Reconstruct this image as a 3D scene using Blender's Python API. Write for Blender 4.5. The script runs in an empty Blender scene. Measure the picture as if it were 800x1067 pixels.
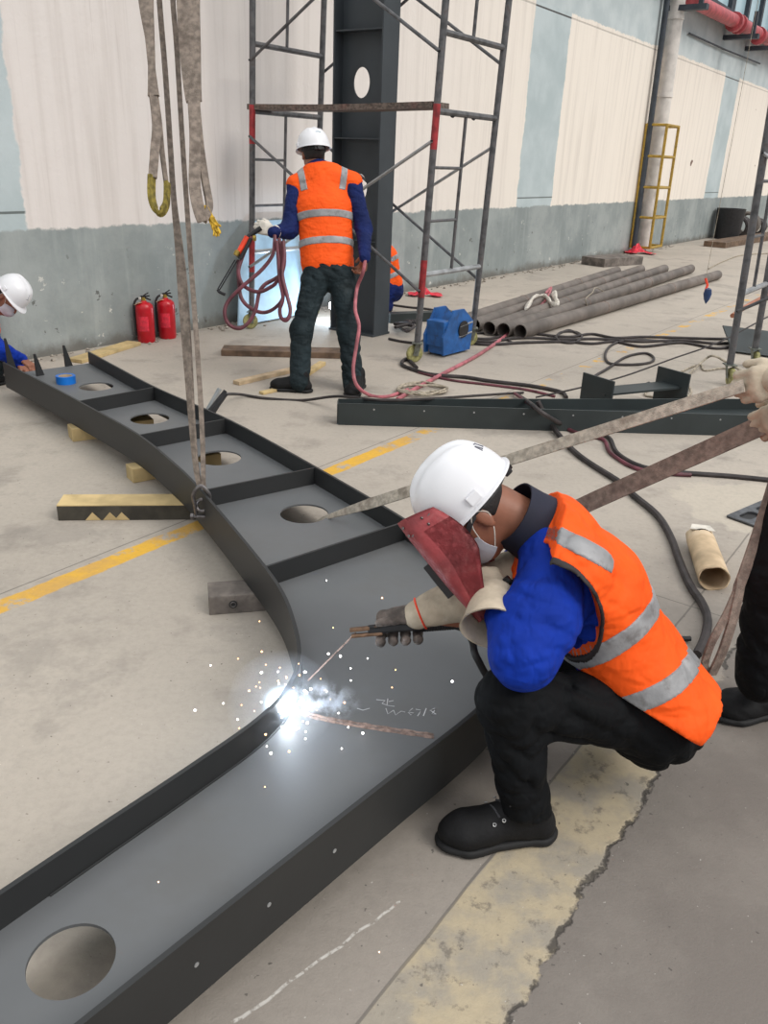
import bpy, bmesh, math, random
import numpy as np
from mathutils import Vector, Matrix
random.seed(7); rng = np.random.RandomState(5)
SC = bpy.context.scene
COL = SC.collection
# ------------------------------------------------------------ camera
FPX = 850.0; CAMH = 1.6; TH = math.radians(23.4); RO = math.radians(2.3)
cf = Vector((0, math.cos(TH), -math.sin(TH))); r0 = Vector((1, 0, 0)); u0 = r0.cross(cf)
cr = r0*math.cos(RO) + u0*math.sin(RO); cu = cr.cross(cf)
cam_d = bpy.data.cameras.new('camera'); cam = bpy.data.objects.new('camera', cam_d); COL.objects.link(cam)
cam_d.sensor_fit = 'VERTICAL'; cam_d.sensor_height = 36.0; cam_d.lens = FPX/1067*36.0
cam_d.clip_start = 0.05; cam_d.clip_end = 300
cam.matrix_world = Matrix(((cr.x, cu.x, -cf.x, 0), (cr.y, cu.y, -cf.y, 0), (cr.z, cu.z, -cf.z, CAMH), (0, 0, 0, 1)))
SC.camera = cam
# ------------------------------------------------------------ light and exposure
SC.view_settings.view_transform = 'Standard'
try: SC.view_settings.look = 'None'
except Exception: pass
SC.view_settings.gamma = 1.0; SC.view_settings.use_curve_mapping = False
SC.view_settings.exposure = 0.0
world = bpy.data.worlds.new('world'); SC.world = world; world.use_nodes = True
wn = world.node_tree.nodes; wn.clear()
wo = wn.new('ShaderNodeOutputWorld'); wb = wn.new('ShaderNodeBackground')
wb.inputs[1].default_value = 1.0
# overcast sky: brightest overhead, dimmer towards the horizon
wt = wn.new('ShaderNodeTexCoord'); wx = wn.new('ShaderNodeSeparateXYZ'); wr = wn.new('ShaderNodeValToRGB')
world.node_tree.links.new(wt.outputs['Generated'], wx.inputs[0]); world.node_tree.links.new(wx.outputs[2], wr.inputs[0])
wr.color_ramp.elements[0].position = 0.0; wr.color_ramp.elements[0].color = (0.50, 0.51, 0.52, 1)
wr.color_ramp.elements[1].position = 0.85; wr.color_ramp.elements[1].color = (1.32, 1.33, 1.34, 1)
world.node_tree.links.new(wr.outputs[0], wb.inputs[0]); world.node_tree.links.new(wb.outputs[0], wo.inputs[0])
def sun(name, direction, strength, angle, color):
    l = bpy.data.lights.new(name, 'SUN'); l.energy = strength; l.angle = math.radians(angle); l.color = color
    o = bpy.data.objects.new(name, l); COL.objects.link(o)
    o.rotation_euler = Vector(direction).to_track_quat('-Z', 'Y').to_euler(); o.location = (6, -2, 9)
sun('sun', (-0.72, 0.42, -0.8), 1.5, 26, (1.0, 0.965, 0.9))

# ------------------------------------------------------------ pixel -> point of the place (800 x 1067 frame)
CAMP = Vector((0, 0, CAMH))
def ray(x, y): return cf + cr*((x-400)/FPX) - cu*((y-533.5)/FPX)
def G(x, y, z=0.0):
    d = ray(x, y); return CAMP + d*((z-CAMH)/d.z)
def P(x, y, dep): return CAMP + ray(x, y)*dep
def V(*a): return Vector(a)
AW = math.radians(55.4); W0 = V(-1.644, 8.384, 0); WD = V(math.cos(AW), math.sin(AW), 0); WN = V(math.sin(AW), -math.cos(AW), 0)
def W(s, z, off=0.0): return W0 + WD*s + WN*off + V(0, 0, z)

# ------------------------------------------------------------ materials
def lin(c):
    return tuple(((v/255)/12.92 if v/255 <= 0.04045 else ((v/255+0.055)/1.055)**2.4) for v in c) + (1,)
class NT:
    def __init__(s, name):
        s.m = bpy.data.materials.new(name); s.m.use_nodes = True; s.t = s.m.node_tree
        s.b = s.t.nodes['Principled BSDF']; s.o = s.t.nodes['Material Output']
        s.tc = s.t.nodes.new('ShaderNodeTexCoord'); s.obj = s.tc.outputs['Object']
    def link(s, a, b): s.t.links.new(a, b)
    def put(s, sock, v):
        if hasattr(v, 'is_output') or isinstance(v, bpy.types.NodeSocket): s.link(v, sock)
        else: sock.default_value = v
    def mt(s, op, a, b=0.0, c=None, clamp=False):
        n = s.t.nodes.new('ShaderNodeMath'); n.operation = op; n.use_clamp = clamp
        s.put(n.inputs[0], a); s.put(n.inputs[1], b)
        if c is not None: s.put(n.inputs[2], c)
        return n.outputs[0]
    def noise(s, scale=5, detail=3, rough=0.55, vec=None, sx=None):
        n = s.t.nodes.new('ShaderNodeTexNoise'); n.inputs['Scale'].default_value = scale
        n.inputs['Detail'].default_value = detail; n.inputs['Roughness'].default_value = rough
        v = vec or s.obj
        if sx is not None:
            mp = s.t.nodes.new('ShaderNodeMapping'); mp.inputs['Scale'].default_value = sx; s.link(v, mp.inputs[0]); v = mp.outputs[0]
        s.link(v, n.inputs['Vector']); return n.outputs['Fac']
    def xyz(s):
        n = s.t.nodes.new('ShaderNodeSeparateXYZ'); s.link(s.obj, n.inputs[0]); return n.outputs
    def mix(s, f, a, b):
        n = s.t.nodes.new('ShaderNodeMix'); n.data_type = 'RGBA'
        s.put(n.inputs['Factor'], f); s.put(n.inputs['A'] if False else n.inputs[6], a); s.put(n.inputs[7], b); return n.outputs[2]
    def sstep(s, x, lo, hi):
        n = s.t.nodes.new('ShaderNodeMapRange'); n.interpolation_type = 'SMOOTHSTEP'
        s.put(n.inputs[0], x); n.inputs[1].default_value = lo; n.inputs[2].default_value = hi
        n.inputs[3].default_value = 0; n.inputs[4].default_value = 1; return n.outputs[0]
    def bump(s, h, strength=0.3, dist=0.01):
        n = s.t.nodes.new('ShaderNodeBump'); n.inputs['Strength'].default_value = strength; n.inputs['Distance'].default_value = dist
        s.link(h, n.inputs['Height']); s.link(n.outputs[0], s.b.inputs['Normal'])
def mat(name, col, rough=0.6, metal=0.0, var=0.12, vs=6, bump=0.15, bs=40, bd=0.004, sx=None, dirt=None, dirt_amt=0.5, spec=None, ds=4):
    n = NT(name); c = lin(col)
    f = n.noise(vs, 3, sx=sx)
    dark = tuple(v*(1-2*var) for v in c[:3]) + (1,); lite = tuple(min(1, v*(1+2*var)) for v in c[:3]) + (1,)
    cc = n.mix(n.sstep(f, 0.3, 0.7), dark, lite)
    if dirt:
        cc = n.mix(n.mt('MULTIPLY', n.sstep(n.noise(ds, 5, 0.65), 0.5, 0.72), dirt_amt), cc, lin(dirt))
    n.link(cc, n.b.inputs['Base Color']); n.b.inputs['Roughness'].default_value = rough; n.b.inputs['Metallic'].default_value = metal
    if spec is not None: n.b.inputs['Specular IOR Level'].default_value = spec
    if bump: n.bump(n.noise(bs, 3, sx=sx), bump, bd)
    return n.m
def emit(name, col, strength):
    n = NT(name); n.b.inputs['Base Color'].default_value = (0, 0, 0, 1)
    n.b.inputs['Emission Color'].default_value = col; n.b.inputs['Emission Strength'].default_value = strength
    return n.m
M = {}
def cloth(name, col, rough=0.78, var=0.10, dirt=None, damt=0.3, big=1.0):
    n = NT(name); c = lin(col)
    cc = n.mix(n.sstep(n.noise(7, 4), 0.3, 0.7), tuple(v*(1-2*var) for v in c[:3])+(1,), tuple(min(1, v*(1+2*var)) for v in c[:3])+(1,))
    if dirt: cc = n.mix(n.mt('MULTIPLY', n.sstep(n.noise(9, 5, 0.65), 0.5, 0.75), damt), cc, lin(dirt))
    n.link(cc, n.b.inputs['Base Color']); n.b.inputs['Roughness'].default_value = rough
    n.b.inputs['Specular IOR Level'].default_value = 0.2
    a = n.noise(6, 2, 0.5, sx=(1.0, 1.3, 2.2)); b = n.noise(14, 2, 0.5, sx=(1.6, 1.0, 1.0)); w = n.noise(420, 2)
    ra = n.mt('ABSOLUTE', n.mt('SUBTRACT', a, 0.5)); rb = n.mt('ABSOLUTE', n.mt('SUBTRACT', b, 0.5))
    h = n.mt('ADD', n.mt('ADD', n.mt('MULTIPLY', n.sstep(ra, 0.0, 0.16), 1.0*big), n.mt('MULTIPLY', n.sstep(rb, 0.0, 0.14), 0.35*big)), n.mt('MULTIPLY', w, 0.03))
    n.bump(h, 0.42, 0.012); return n.m
def build_mats():
    M['steel'] = mat('shaded grey painted steel', (41, 42, 43), 0.5, 0.0, 0.05, 3, 0.06, 60, dirt=(52, 51, 50), dirt_amt=0.25, ds=2.5, spec=0.5)  # same paint as the web, darkened for the shade on upright faces
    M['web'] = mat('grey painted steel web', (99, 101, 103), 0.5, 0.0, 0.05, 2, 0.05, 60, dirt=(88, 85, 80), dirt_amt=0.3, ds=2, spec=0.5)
    M['column'] = mat('dark painted column steel', (60, 66, 71), 0.55, 0, 0.08, 2)
    M['beam2'] = mat('dark green grey steel', (46, 53, 54), 0.5, 0, 0.08, 3)
    M['tube'] = mat('galvanised scaffold tube', (96, 96, 98), 0.5, 0.25, 0.2, 14, 0.2, 60, dirt=(76, 58, 50), dirt_amt=0.6, ds=14)
    M['tubered'] = mat('red painted scaffold tube', (150, 44, 48), 0.5, 0.0, 0.2, 14)
    M['silver'] = mat('bright zinc tube', (168, 170, 172), 0.35, 0.5, 0.1, 10)
    M['plank'] = mat('weathered scaffold board', (104, 92, 84), 0.8, 0, 0.25, 9, 0.4, 50, dirt=(140, 80, 74), dirt_amt=0.4, sx=(1, 6, 6))
    M['wood'] = mat('sawn timber', (196, 172, 124), 0.75, 0, 0.12, 5, 0.3, 60, dirt=(120, 100, 70), dirt_amt=0.5)
    M['wooddark'] = mat('dark painted timber side', (62, 58, 50), 0.8, 0, 0.2, 8, 0.3, 50)
    M['greywood'] = mat('grey oily timber', (112, 104, 98), 0.8, 0, 0.2, 9, 0.5, 60, dirt=(60, 56, 54), ds=20)
    M['brownwood'] = mat('brown weathered timber', (104, 84, 68), 0.8, 0, 0.2, 9, 0.4, 60)
    M['cardboard'] = mat('tan cardboard', (196, 172, 140), 0.8, 0, 0.12, 8, 0.3, 40, dirt=(210, 196, 176))
    M['pipe'] = mat('dull mill steel pipe', (112, 104, 98), 0.6, 0.2, 0.15, 3, 0.2, 40, dirt=(90, 74, 64))
    M['black'] = mat('black rubber', (34, 33, 35), 0.55, 0, 0.15, 20)
    M['cable'] = mat('dusty black cable', (52, 46, 46), 0.6, 0, 0.2, 12)
    M['hose'] = mat('dark red rubber hose', (98, 48, 58), 0.5, 0, 0.2, 12)
    M['pinkhose'] = mat('faded pink red hose', (168, 96, 104), 0.55, 0, 0.15, 12)
    M['rope'] = mat('dirty beige rope', (160, 150, 134), 0.85, 0, 0.2, 30, 0.5, 150)
    M['red'] = mat('glossy red extinguisher', (186, 18, 34), 0.3, 0, 0.06, 10, 0.05)
    M['redpipe'] = mat('faded red pipe', (176, 78, 84), 0.5, 0, 0.12, 8)
    M['redcloth'] = mat('red plastic sheet', (214, 46, 66), 0.5, 0, 0.15, 20, 0.5, 60)
    M['blue'] = mat('blue tape', (20, 110, 200), 0.35)
    M['bluebox'] = mat('blue painted machine', (34, 92, 158), 0.45, 0, 0.12, 10, dirt=(40, 40, 50), ds=12)
    M['yellow'] = mat('yellow guard paint', (172, 140, 54), 0.5, 0, 0.15, 20, dirt=(90, 80, 60), ds=20)
    M['wheel'] = mat('worn yellow caster', (150, 146, 96), 0.6, 0, 0.2, 30)
    M['castmetal'] = mat('dull caster bracket', (112, 116, 108), 0.5, 0.4, 0.2, 30)
    M['darkmetal'] = mat('dark metal', (44, 44, 46), 0.4, 0.5, 0.1, 20)
    M['shackle'] = mat('worn steel shackle', (112, 108, 108), 0.35, 0.8, 0.2, 30)
    M['jaw'] = mat('worn brown copper jaw', (122, 96, 76), 0.45, 0.6, 0.2, 40)
    M['brass'] = mat('brass fitting', (176, 150, 76), 0.35, 0.8)
    M['whiteplastic'] = mat('white pipe', (214, 208, 202), 0.5, 0, 0.06, 6)
    M['arcpatch'] = mat('pale blue arc light', (176, 206, 226), 0.5, 0, 0.08, 4)  # arc light on the wall, held in a pale colour
    # workers
    M['skin'] = mat('skin', (142, 92, 70), 0.5, 0, 0.08, 12, 0.1, 200)
    M['hair'] = mat('black hair', (24, 22, 22), 0.6, 0, 0.2, 60, 0.5, 200)
    M['helmet'] = mat('white hard hat', (232, 232, 236), 0.28, 0, 0.02, 5, 0.0)
    M['vest'] = cloth('orange high visibility fabric', (255, 92, 26), 0.7, 0.04, (190, 70, 28), 0.3, 0.8)
    M['vesttrim'] = mat('dark vest piping', (40, 34, 34), 0.7)
    M['band'] = mat('grey reflective tape', (148, 148, 150), 0.45, 0, 0.12, 10, 0.3, 90, dirt=(96, 92, 90), dirt_amt=0.6, ds=22)
    M['jacket'] = cloth('cobalt blue work jacket', (10, 48, 150))
    M['jacketnavy'] = cloth('navy blue work jacket', (20, 34, 84))
    M['navy'] = mat('dark navy lining', (22, 26, 44), 0.8)
    M['trousers'] = cloth('black work trousers', (8, 10, 13), 0.8, 0.12, (22, 25, 29), 0.3)
    M['trousersteal'] = cloth('dark teal work trousers', (34, 44, 48), 0.8, 0.15, (84, 92, 94), 0.25)
    M['shoe'] = mat('black leather work shoe', (17, 17, 19), 0.72, 0, 0.15, 20, 0.4, 90, spec=0.3)
    M['sole'] = mat('black rubber sole', (18, 18, 20), 0.7, 0, 0.1, 20)
    M['lace'] = mat('dark laces', (62, 62, 66), 0.8)
    M['eyelet'] = mat('silver eyelet', (190, 190, 190), 0.3, 0.8)
    M['stitch'] = mat('grey stitching', (110, 108, 108), 0.8)
    M['tag'] = mat('orange shoe tag', (150, 74, 52), 0.6)
    M['leather'] = mat('beige welding gauntlet leather', (186, 172, 152), 0.85, 0, 0.1, 14, 0.4, 90, dirt=(110, 98, 88), dirt_amt=0.5, ds=10)
    M['glove'] = mat('sooty grey glove', (112, 102, 96), 0.85, 0, 0.25, 20, 0.6, 120, dirt=(60, 54, 52), ds=22)
    M['cotton'] = mat('off white cotton glove', (206, 200, 190), 0.9, 0, 0.1, 20, 0.4, 150)
    M['mask'] = mat('grey white dust mask', (196, 198, 206), 0.8, 0, 0.05, 20, 0.3, 60)
    M['shield'] = mat('dark red fibre welding shield', (140, 54, 58), 0.55, 0, 0.15, 14, 0.35, 90, dirt=(176, 110, 108), dirt_amt=0.4, ds=26)
    M['shieldin'] = mat('dark red shield lining', (98, 36, 42), 0.7, 0, 0.15, 14)
    M['strap'] = mat('grey brown webbing sling', (134, 122, 112), 0.85, 0, 0.16, 40, 0.8, 260, dirt=(88, 76, 68), dirt_amt=0.6, ds=12)
    M['straplight'] = mat('pale webbing sling', (182, 172, 158), 0.85, 0, 0.14, 40, 0.8, 260, dirt=(128, 112, 98), dirt_amt=0.6, ds=9)
    M['strappink'] = mat('brown pink webbing sling', (132, 116, 106), 0.85, 0, 0.16, 40, 0.8, 260, dirt=(96, 76, 70), dirt_amt=0.6, ds=12)
    M['strapend'] = mat('olive yellow sling eye', (132, 118, 52), 0.85, 0, 0.25, 40, 0.8, 200, dirt=(84, 72, 40), ds=30)
    M['yellowtail'] = mat('yellow thread tail', (196, 160, 52), 0.85, 0, 0.25, 60, 0.8, 200)
    M['chalk'] = mat('white chalk', (206, 206, 208), 0.9, bump=0)
    M['bead'] = mat('brown weld bead', (146, 124, 114), 0.6, 0.1, 0.2, 60, 0.8, 160)
    M['teal'] = mat('teal print', (70, 130, 150), 0.6, bump=0)
    M['inkgrey'] = mat('grey ink', (110, 110, 120), 0.6, bump=0)
    M['label'] = mat('pale label', (224, 196, 160), 0.6)
    M['orangeplastic'] = mat('orange plastic', (232, 66, 30), 0.4)
    M['grate'] = mat('cast iron grate', (92, 94, 98), 0.55, 0.3, 0.15, 20)
    M['glass'] = mat('pale blue pane', (176, 204, 214), 0.2, 0, 0.05, 2, 0)
    M['mullion'] = mat('dark mullion', (58, 64, 72), 0.6)
    M['spark'] = emit('hot orange spark', (1.0, 0.55, 0.25, 1), 6)
    M['sparkwhite'] = emit('white spark', (1.0, 0.95, 0.9, 1), 8)
    M['arc'] = emit('welding arc', (0.85, 0.93, 1.0, 1), 60)
build_mats()

# ------------------------------------------------------------ mesh helpers
class MB:
    def __init__(s): s.v = []; s.f = []; s.mi = []; s.cur = 0
    def add(s, vs, fs):
        o = len(s.v); s.v += [tuple(p) for p in vs]
        for f in fs: s.f.append(tuple(i+o for i in f)); s.mi.append(s.cur)
        return s
    def box(s, c, size, ax=None, bev=0.0):
        """ax: (X,Y,Z) unit vectors; bevelled along all edges when bev > 0"""
        X, Y, Z = ax or (V(1, 0, 0), V(0, 1, 0), V(0, 0, 1)); c = Vector(c); h = [d/2 for d in size]
        if bev <= 0:
            vs = [c+X*(a*h[0])+Y*(b*h[1])+Z*(d*h[2]) for a in (-1, 1) for b in (-1, 1) for d in (-1, 1)]
            return s.add(vs, [(0, 1, 3, 2), (4, 6, 7, 5), (0, 4, 5, 1), (2, 3, 7, 6), (0, 2, 6, 4), (1, 5, 7, 3)])
        bm = bmesh.new(); bmesh.ops.create_cube(bm, size=1.0)
        for v in bm.verts: v.co = Vector((v.co.x*size[0], v.co.y*size[1], v.co.z*size[2]))
        bmesh.ops.bevel(bm, geom=bm.edges[:], offset=bev, segments=2, affect='EDGES', profile=0.6)
        bm.verts.index_update()
        vs = [c+X*v.co.x+Y*v.co.y+Z*v.co.z for v in bm.verts]; fs = [[v.index for v in f.verts] for f in bm.faces]; bm.free()
        return s.add(vs, fs)
    def beam(s, a, b, w, h, up=V(0, 0, 1), bev=0.0):
        a = Vector(a); b = Vector(b); X = (b-a).normalized(); Y = up.cross(X).normalized(); Z = X.cross(Y)
        return s.box((a+b)/2, ((b-a).length, w, h), (X, Y, Z), bev)
    def tube(s, pts, r, n=8, cap=True, flat=1.0):
        pts = [Vector(p) for p in pts]; m = len(pts); rs = r if isinstance(r, (list, tuple)) else [r]*m
        T = [(pts[min(i+1, m-1)]-pts[max(i-1, 0)]).normalized() for i in range(m)]
        nrm = T[0].orthogonal().normalized(); vs = []
        for i in range(m):
            nrm = (nrm - T[i]*nrm.dot(T[i]));
            nrm = nrm.normalized() if nrm.length > 1e-6 else T[i].orthogonal().normalized()
            bi = T[i].cross(nrm)
            for k in range(n):
                a = 2*math.pi*k/n; vs.append(pts[i]+nrm*(math.cos(a)*rs[i])+bi*(math.sin(a)*rs[i]*flat))
        fs = [(i*n+k, i*n+(k+1) % n, (i+1)*n+(k+1) % n, (i+1)*n+k) for i in range(m-1) for k in range(n)]
        if cap: fs += [tuple(range(n))[::-1], tuple((m-1)*n+k for k in range(n))]
        return s.add(vs, fs)
    def lathe(s, base, prof, n=20, axis=V(0, 0, 1)):
        Z = axis.normalized(); X = Z.orthogonal().normalized(); Y = Z.cross(X); base = Vector(base); vs = []; m = len(prof)
        for r, z in prof:
            for k in range(n):
                a = 2*math.pi*k/n; vs.append(base+Z*z+X*(r*math.cos(a))+Y*(r*math.sin(a)))
        fs = [(i*n+k, i*n+(k+1) % n, (i+1)*n+(k+1) % n, (i+1)*n+k) for i in range(m-1) for k in range(n)]
        if prof[0][0] > 1e-5: fs.append(tuple(range(n))[::-1])
        if prof[-1][0] > 1e-5: fs.append(tuple((m-1)*n+k for k in range(n)))
        return s.add(vs, fs)
    def ribbon(s, pts, w, t, side):
        """flat webbing: side = width direction per point (or one), w may be a list"""
        pts = [Vector(p) for p in pts]; m = len(pts)
        ws = w if isinstance(w, (list, tuple)) else [w]*m
        sd = side if isinstance(side, list) else [side]*m; vs = []
        for i in range(m):
            T = (pts[min(i+1, m-1)]-pts[max(i-1, 0)]).normalized(); S = (sd[i]-T*sd[i].dot(T)).normalized(); N = T.cross(S)
            for a, b in ((-1, -1), (1, -1), (1, 1), (-1, 1)): vs.append(pts[i]+S*(a*ws[i]/2)+N*(b*t/2))
        fs = [(i*4+k, i*4+(k+1) % 4, (i+1)*4+(k+1) % 4, (i+1)*4+k) for i in range(m-1) for k in range(4)]
        fs += [(3, 2, 1, 0), tuple((m-1)*4+k for k in range(4))]
        return s.add(vs, fs)
    def torus(s, c, R, r, axis, n=24, k=8, ang=2*math.pi, start=0.0, X=None):
        Z = axis.normalized(); X = (X or Z.orthogonal()).normalized(); Y = Z.cross(X)
        pts = [Vector(c)+X*(R*math.cos(start+ang*i/n))+Y*(R*math.sin(start+ang*i/n)) for i in range(n+1)]
        return s.tube(pts, r, k)
def cat(pts, n=8, closed=False):
    pts = [Vector(p) for p in pts]; out = []; m = len(pts)
    if m < 3: return pts
    for i in range(m-1):
        p0 = pts[max(i-1, 0)]; p1 = pts[i]; p2 = pts[i+1]; p3 = pts[min(i+2, m-1)]
        for k in range(n):
            t = k/n
            out.append(0.5*((2*p1)+(p2-p0)*t+(2*p0-5*p1+4*p2-p3)*t*t+(3*p1-p0-3*p2+p3)*t*t*t))
    out.append(pts[-1]); return out
def wloc(o):
    v = Vector((0, 0, 0))
    while o is not None: v += o.location; o = o.parent
    return v
def link(name, me, ms, parent=None, smooth=False, angle=None):
    o = bpy.data.objects.new(name, me); COL.objects.link(o)
    for m in (ms if isinstance(ms, (list, tuple)) else [ms]): me.materials.append(m)
    if parent is not None: o.parent = parent
    if smooth:
        me.polygons.foreach_set('use_smooth', [True]*len(me.polygons))
        if angle:
            try: me.set_sharp_from_angle(angle=math.radians(angle))
            except Exception: pass
    return o
def obj(name, mb, ms, parent=None, smooth=True, angle=38, origin=None, local=False):
    """world-space mesh data -> one object. Top-level objects get an origin at their base centre."""
    me = bpy.data.meshes.new(name); vs = np.array([tuple(v) for v in mb.v], float)
    off = Vector((0, 0, 0))
    if local: pass
    elif parent is not None: off = wloc(parent)
    else:
        off = Vector(origin) if origin is not None else Vector(((vs[:, 0].min()+vs[:, 0].max())/2, (vs[:, 1].min()+vs[:, 1].max())/2, vs[:, 2].min()))
    vs = vs-np.array(tuple(off)); me.from_pydata(vs.tolist(), [], mb.f)
    o = link(name, me, ms, parent, smooth, angle)
    if len(o.data.materials) > 1: me.polygons.foreach_set('material_index', mb.mi)
    bm = bmesh.new(); bm.from_mesh(me); bmesh.ops.recalc_face_normals(bm, faces=bm.faces); bm.to_mesh(me); bm.free()
    if parent is None and not local: o.location = off
    return o
def tag(o, label, category=None, group=None, kind=None):
    if label: o['label'] = label
    if category: o['category'] = category
    if group: o['group'] = group
    if kind: o['kind'] = kind
    return o
def thing(name, loc, label, category, group=None):
    o = bpy.data.objects.new(name, None); COL.objects.link(o); o.location = Vector(loc); o.empty_display_size = 0.1
    return tag(o, label, category, group)
def struct(o): o['kind'] = 'structure'; return o
def copy_tree(o, parent=None):
    c = o.copy(); COL.objects.link(c)
    if parent is not None: c.parent = parent
    for ch in [x for x in SC.objects if x.parent is o]: copy_tree(ch, c)
    return c

# ------------------------------------------------------------ distance-field bodies (cloth, skin, leather as one continuous surface)
class SDF:
    def __init__(s, k=0.02): s.p = []; s.k = k; s.cut = []; s.keep = []; s.wr = 0.0; s.wf = 22.0; s.off = 0.0; s.cutoff = 0
    def cone(s, a, b, ra, rb=None, k=None):
        s.p.append(('c', np.array(a, float), np.array(b, float), ra, rb if rb is not None else ra, k)); return s
    def slab(s, a, b, side, sa, fa, sb=None, fb=None, k=None):
        s.p.append(('t', np.array(a, float), np.array(b, float), np.array(side, float), sa, fa, sb or sa, fb or fa, k)); return s
    def ell(s, c, rad, ax=None, k=None):
        A = np.array([list(v) for v in (ax or (V(1, 0, 0), V(0, 1, 0), V(0, 0, 1)))], float)
        s.p.append(('e', np.array(c, float), np.array(rad, float), A, k)); return s
    def bounds(s, pad=0.03):
        lo = np.full(3, 1e9); hi = -lo
        for q in s.p:
            if q[0] == 'c':
                for c, r in ((q[1], q[3]), (q[2], q[4])): lo = np.minimum(lo, c-r); hi = np.maximum(hi, c+r)
            elif q[0] == 't':
                for c, r in ((q[1], max(q[4], q[5])), (q[2], max(q[6], q[7]))): lo = np.minimum(lo, c-r); hi = np.maximum(hi, c+r)
            else: r = q[2].max(); lo = np.minimum(lo, q[1]-r); hi = np.maximum(hi, q[1]+r)
        return lo-pad-s.off, hi+pad+s.off
    @staticmethod
    def prim(q, X):
        if q[0] == 'c':
            a, b, ra, rb = q[1:5]; ab = b-a; t = np.clip(((X-a)@ab)/max(ab@ab, 1e-9), 0, 1)
            return np.linalg.norm(X-a-t[:, None]*ab, axis=1)-(ra+(rb-ra)*t)
        if q[0] == 't':
            a, b, side, sa, fa, sb, fb = q[1:8]; ab = b-a; L = np.linalg.norm(ab); ax = ab/L
            sd = side-ax*(side@ax); sd = sd/np.linalg.norm(sd); fr = np.cross(ax, sd)
            h = (X-a)@ax; t = np.clip(h/L, 0, 1); S = sa+(sb-sa)*t; F = fa+(fb-fa)*t
            ex = np.maximum(np.abs(h-L/2)-L/2, 0); m = np.minimum(S, F)
            kk = np.sqrt((((X-a)@sd)/S)**2+(((X-a)@fr)/F)**2+(ex/m)**2); return (kk-1)*m
        c, rad, A = q[1:4]; Y = (X-c)@A.T; k0 = np.linalg.norm(Y/rad, axis=1); k1 = np.linalg.norm(Y/rad**2, axis=1)
        return k0*(k0-1)/np.maximum(k1, 1e-9)
    def ev(s, X):
        d = None
        for q in s.p:
            e = s.prim(q, X)
            if d is None: d = e; continue
            k = q[-1] if q[-1] is not None else s.k
            h = np.clip(0.5+0.5*(d-e)/k, 0, 1); d = d*(1-h)+e*h-k*h*(1-h)
        if s.wr:
            w = s.wf; x, y, z = X.T
            n1 = np.abs(np.sin(0.5*w*(x*1.3+0.7*y+0.4*z)+2.3*np.sin(0.32*w*(z*1.1-y*0.6+x*.3))+1.1*np.sin(0.8*w*(y-z*.4))))
            n2 = np.abs(np.sin(0.62*w*(z*1.5-0.5*x+0.3*y)+2.0*np.sin(0.40*w*(x+y*0.9))+0.9*np.sin(0.9*w*(z+x*.5))))
            am = 0.65+0.35*np.sin(0.21*w*(x-1.4*z+y)+1.0)
            d = d+s.wr*1.5*am*(0.55*(1-n1)**1.6+0.45*(1-n2)**1.6-0.22)
        d = d-s.off
        if getattr(s, 'pipe', None) is not None:
            q = np.minimum.reduce([np.abs(s.prim(c, X)) for c in s.cut]); d = np.maximum(np.abs(d)-s.pipe, q-s.pipe)
        else:
            for c in s.cut: d = np.maximum(d, -(s.prim(c, X)))
        for c, n in s.keep: d = np.maximum(d, (X-np.array(c, float))@np.array(n, float))
        return d
    def mb(s, res=0.008, bounds=None):
        lo, hi = bounds or s.bounds(); n = np.ceil((hi-lo)/res).astype(int)+2
        ax = [lo[i]+np.arange(n[i])*res for i in range(3)]
        cs = 4  # coarse cull
        gx, gy, gz = np.meshgrid(*ax, indexing='ij'); X = np.stack([gx.ravel(), gy.ravel(), gz.ravel()], 1)
        D = np.empty(len(X)); step = 400000
        for i in range(0, len(X), step): D[i:i+step] = s.ev(X[i:i+step])
        return nets(D.reshape(gx.shape), lo, res)
def nets(D, lo, res):
    ins = D < 0; nx, ny, nz = D.shape
    cnt = np.zeros((nx-1, ny-1, nz-1), int); acc = np.zeros((nx-1, ny-1, nz-1, 3))
    for axis in range(3):
        A = D.take(range(0, D.shape[axis]-1), axis); B = D.take(range(1, D.shape[axis]), axis)
        cr_ = (A < 0) != (B < 0); t = np.where(cr_, A/np.where(cr_, A-B, 1), 0)
        oth = [i for i in range(3) if i != axis]
        for da in (0, 1):
            for db in (0, 1):
                sl = [None]*3; sl[axis] = slice(0, D.shape[axis]-1)
                sl[oth[0]] = slice(da, D.shape[oth[0]]-1+da); sl[oth[1]] = slice(db, D.shape[oth[1]]-1+db)
                c = cr_[tuple(sl)]; tt = t[tuple(sl)]; cnt += c
                acc[..., axis] += np.where(c, tt, 0); acc[..., oth[0]] += c*da; acc[..., oth[1]] += c*db
    act = cnt > 0; idx = -np.ones(cnt.shape, int); idx[act] = np.arange(act.sum())
    ii = np.argwhere(act); pos = lo+(ii+acc[act]/cnt[act][:, None])*res
    faces = []
    for axis in range(3):
        oth = [(axis+1) % 3, (axis+2) % 3]
        A = ins.take(range(0, D.shape[axis]-1), axis); B = ins.take(range(1, D.shape[axis]), axis)
        e = np.argwhere(A != B)
        ok = np.ones(len(e), bool)
        for o in oth: ok &= (e[:, o] > 0) & (e[:, o] < D.shape[o]-1)
        e = e[ok]
        q = []
        for da, db in ((-1, -1), (0, -1), (0, 0), (-1, 0)):
            c = e.copy(); c[:, oth[0]] += da; c[:, oth[1]] += db; q.append(idx[c[:, 0], c[:, 1], c[:, 2]])
        q = np.stack(q, 1); fl = ins[e[:, 0], e[:, 1], e[:, 2]]; q[~fl] = q[~fl][:, ::-1]; faces.append(q[(q >= 0).all(1)])
    m = MB(); m.v = pos.tolist(); m.f = np.concatenate(faces).tolist(); m.mi = [0]*len(m.f); return m
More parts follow.
